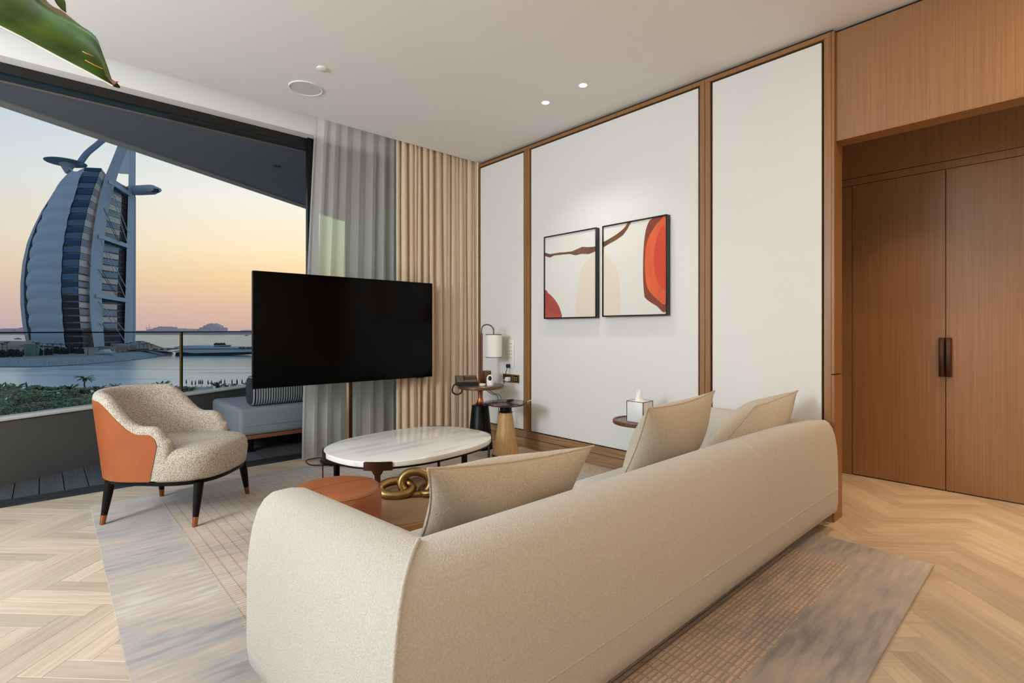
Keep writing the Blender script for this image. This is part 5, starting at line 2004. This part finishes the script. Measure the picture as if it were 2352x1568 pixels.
# far coast
M_haze1 = mat('far_building_haze_mauve', (214, 194, 190), 1.0)  # distance haze is put into the base colours of far buildings and land
M_haze2 = mat('far_building_haze_grey', (204, 190, 190), 1.0)
M_haze3 = mat('far_land_haze', (198, 180, 178), 1.0)
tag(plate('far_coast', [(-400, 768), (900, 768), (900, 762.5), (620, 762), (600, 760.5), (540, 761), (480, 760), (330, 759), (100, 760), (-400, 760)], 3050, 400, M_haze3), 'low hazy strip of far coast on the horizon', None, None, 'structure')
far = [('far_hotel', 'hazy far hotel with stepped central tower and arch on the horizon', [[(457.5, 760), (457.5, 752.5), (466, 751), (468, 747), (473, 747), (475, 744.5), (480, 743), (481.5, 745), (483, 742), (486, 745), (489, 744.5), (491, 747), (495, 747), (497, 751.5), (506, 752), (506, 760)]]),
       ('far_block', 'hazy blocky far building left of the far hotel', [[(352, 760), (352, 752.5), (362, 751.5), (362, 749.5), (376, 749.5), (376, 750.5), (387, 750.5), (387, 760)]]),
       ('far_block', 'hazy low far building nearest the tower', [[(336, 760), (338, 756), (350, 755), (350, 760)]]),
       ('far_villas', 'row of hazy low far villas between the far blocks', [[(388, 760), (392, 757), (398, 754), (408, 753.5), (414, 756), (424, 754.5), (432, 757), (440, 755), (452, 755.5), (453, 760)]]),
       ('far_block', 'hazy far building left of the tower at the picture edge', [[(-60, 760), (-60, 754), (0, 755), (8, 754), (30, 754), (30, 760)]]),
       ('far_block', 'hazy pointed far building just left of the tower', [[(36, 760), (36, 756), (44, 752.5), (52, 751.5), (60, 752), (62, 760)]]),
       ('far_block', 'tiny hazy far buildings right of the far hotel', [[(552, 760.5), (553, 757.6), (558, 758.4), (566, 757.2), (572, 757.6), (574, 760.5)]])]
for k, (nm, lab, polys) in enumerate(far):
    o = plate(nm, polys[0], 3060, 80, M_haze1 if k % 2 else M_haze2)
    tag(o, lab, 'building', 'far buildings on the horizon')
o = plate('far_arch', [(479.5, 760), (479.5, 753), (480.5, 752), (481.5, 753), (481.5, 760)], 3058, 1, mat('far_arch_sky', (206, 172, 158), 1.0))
fh = bpy.data.objects['far_hotel']
o.parent = fh
for u_, lab in ((337, 'hazy thin far crane left'), (344, 'hazy thin far crane right')):
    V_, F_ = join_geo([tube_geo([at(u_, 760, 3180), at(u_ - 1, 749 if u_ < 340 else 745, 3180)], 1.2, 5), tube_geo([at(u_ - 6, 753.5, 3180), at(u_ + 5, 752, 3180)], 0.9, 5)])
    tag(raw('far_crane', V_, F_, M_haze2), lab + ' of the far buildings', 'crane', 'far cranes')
for (u_, v_, lab) in ((566, 771, 'small boat at sea near the television'), (41, 779, 'small boat at sea left of the tower')):
    p = at_z(u_, v_, ZSEA)
    o = thing('boat', lab, 'boat', p, -YAW)
    raw('hull', [(-9, -2, 0), (9, -2, 0), (11, 0, 2), (9, 2, 0), (-9, 2, 0), (-9, -2, 2), (9, -2, 2), (-9, 2, 2), (9, 2, 2)], [(0, 1, 6, 5), (4, 3, 8, 7), (0, 4, 7, 5), (1, 2, 6), (3, 2, 8), (5, 6, 2, 8, 7), (0, 1, 2, 3, 4)], M_gr, o)
    raw('cabin', [(-4, -1.5, 2), (4, -1.5, 2), (4, 1.5, 2), (-4, 1.5, 2), (-3, -1.2, 5), (2, -1.2, 5), (2, 1.2, 5), (-3, 1.2, 5)], [(4, 5, 6, 7), (0, 1, 5, 4), (1, 2, 6, 5), (2, 3, 7, 6), (3, 0, 4, 7)], M_wh, o)

# beach garden
random.seed(21)


def ground_z(d):
    return -23.0 if d < 120 else (-23.0 - 0.3 * (d - 120) / 70 if d < 190 else -23.3 - 0.8 * (d - 190) / 35)


def on_beach(u_, v_):
    z = -23.1
    for _ in range(4):
        p = at_z(u_, v_, z)
        z = ground_z((p - CAM).dot(FW))
    return at_z(u_, v_, z)


GS = 'shrubs in the beach garden'
nsh = 0
spots = []
for k in range(420):
    u_ = random.uniform(-40, 250)
    v_ = 908 + 62 * random.random() ** 0.8
    spots.append((u_, v_, random.uniform(1.4, 3.0)))
for k in range(26):
    spots.append((random.uniform(-20, 240), random.uniform(897, 908), random.uniform(1.6, 2.6)))
for k in range(40):
    spots.append((random.uniform(420, 610), random.uniform(897, 916), random.uniform(1.2, 2.4)))
kept = []
for (u_, v_, r_) in spots:
    p = on_beach(u_, v_)
    if all((p - q).length > 0.95 * (r_ + r2) for q, r2, _u in kept):
        kept.append((p, r_, u_))
for k, (p, r_, u_) in enumerate(kept):
    o = bpy.data.objects.new('garden_shrub', sh_me[k % 3])
    o.location = p
    o.scale = (r_ * 1.25, r_ * 1.25, r_ * random.uniform(0.75, 1.15))
    o.rotation_euler = (0, 0, random.uniform(0, 6))
    link(o)
    tag(o, 'low green shrub in the beach garden left of the armchair' if u_ < 300 else 'low green shrub on the beach between railing post and television', 'shrub', GS)
dV, dF = frond_geo(18, 2.4, 0.75, 0.36, 0.1, 1.0, 9)
dw_me = bpy.data.meshes.new('dwarf_palm')
dw_me.from_pydata([tuple(v) for v in dV], [], dF)
dw_me.materials.append(M_palm)
for (u_, v_, s_) in ((38, 893, 1.7), (27, 897, 1.2), (0, 893, 1.6), (92, 901, 1.8), (103, 900, 1.3), (122, 898, 1.4), (131, 897, 1.3), (160, 896, 1.6), (184, 904, 1.4), (215, 895, 1.0), (232, 894, 1.1), (264, 889, 1.1), (347, 890, 1.2), (369, 890, 1.9), (392, 893, 1.3), (432, 900, 1.6), (500, 890, 1.8), (522, 892, 1.3), (540, 889, 1.2), (568, 887, 1.2)):
    o = bpy.data.objects.new('dwarf_palm', dw_me)
    o.location = on_beach(u_, v_)
    o.scale = (s_,) * 3
    o.rotation_euler = (0, 0, random.uniform(0, 6))
    link(o)
    tag(o, 'short bushy dwarf palm in the beach garden left of the armchair' if u_ < 300 else 'short bushy dwarf palm on the beach near the railing post', 'palm', 'dwarf palms in the beach garden')
p = on_beach(195, 895)
bigp = make_palm('palm_tree', 'taller single palm with bent fronds standing above the beach shrubs', p, 3.6, M_palm, None)
bigp.scale = (1.25, 1.25, 1.25)
M_umb = mat('folded_parasol_cloth', (76, 72, 66), 0.9)
ub = thing('beach_parasol', 'folded dark parasol in the beach row right of the railing post', 'parasol', on_beach(428, 886), 0, 'folded beach parasols')
tube('pole', [(0, 0, 0), (0, 0, 3.1)], 0.05, M_trunk, ub, 6)
lathe('folded_canopy', [(0.05, 0.9), (0.24, 1.1), (0.28, 1.9), (0.16, 2.7), (0.03, 3.2)], M_umb, ub, n=10)
for (u_, v_) in ((441, 889), (449, 889), (457, 887), (461, 887), (465, 887), (478, 888), (486, 889), (508, 886), (516, 886), (533, 886), (544, 885), (545, 888), (556, 886), (60, 892), (62, 900), (13, 893)):
    dup(ub, on_beach(u_, v_), random.uniform(0, 6), label=None if u_ > 300 else 'folded dark parasol in the beach garden at the left picture edge')
sl = thing('beach_lounger', 'white lounger set out among the beach shrubs', 'lounger', on_beach(60, 902), 0.4, 'white loungers in the beach garden')
raw('bed', [(-1, -0.35, 0.3), (0.4, -0.35, 0.3), (1, -0.35, 0.8), (1, 0.35, 0.8), (0.4, 0.35, 0.3), (-1, 0.35, 0.3), (-1, -0.35, 0.42), (0.4, -0.35, 0.42), (1, -0.35, 0.92), (1, 0.35, 0.92), (0.4, 0.35, 0.42), (-1, 0.35, 0.42)],
    [(0, 1, 4, 5), (1, 2, 3, 4), (6, 7, 10, 11), (7, 8, 9, 10), (0, 1, 7, 6), (1, 2, 8, 7), (2, 3, 9, 8), (3, 4, 10, 9), (4, 5, 11, 10), (5, 0, 6, 11)], M_white, sl)
for x_ in (-0.8, 0.3):
    for y_ in (-0.3, 0.3):
        tube('leg', [(x_, y_, 0), (x_, y_, 0.32)], 0.04, M_white, sl, 6)
for (u_, v_) in ((12, 899), (20, 905), (50, 898), (66, 904), (76, 900), (84, 897), (97, 906), (112, 904), (130, 903), (131, 912), (22, 918), (5, 926), (36, 908), (213, 906), (232, 905), (428, 895), (438, 893), (447, 897), (458, 893), (470, 895), (481, 893), (492, 896), (512, 893), (528, 892), (548, 891), (563, 892)):
    dup(sl, on_beach(u_, v_) + Vector((0, 0, 0.5)), random.uniform(0, 6), 1.25, label=None if u_ < 300 else 'white lounger on the sand by the row of folded parasols')
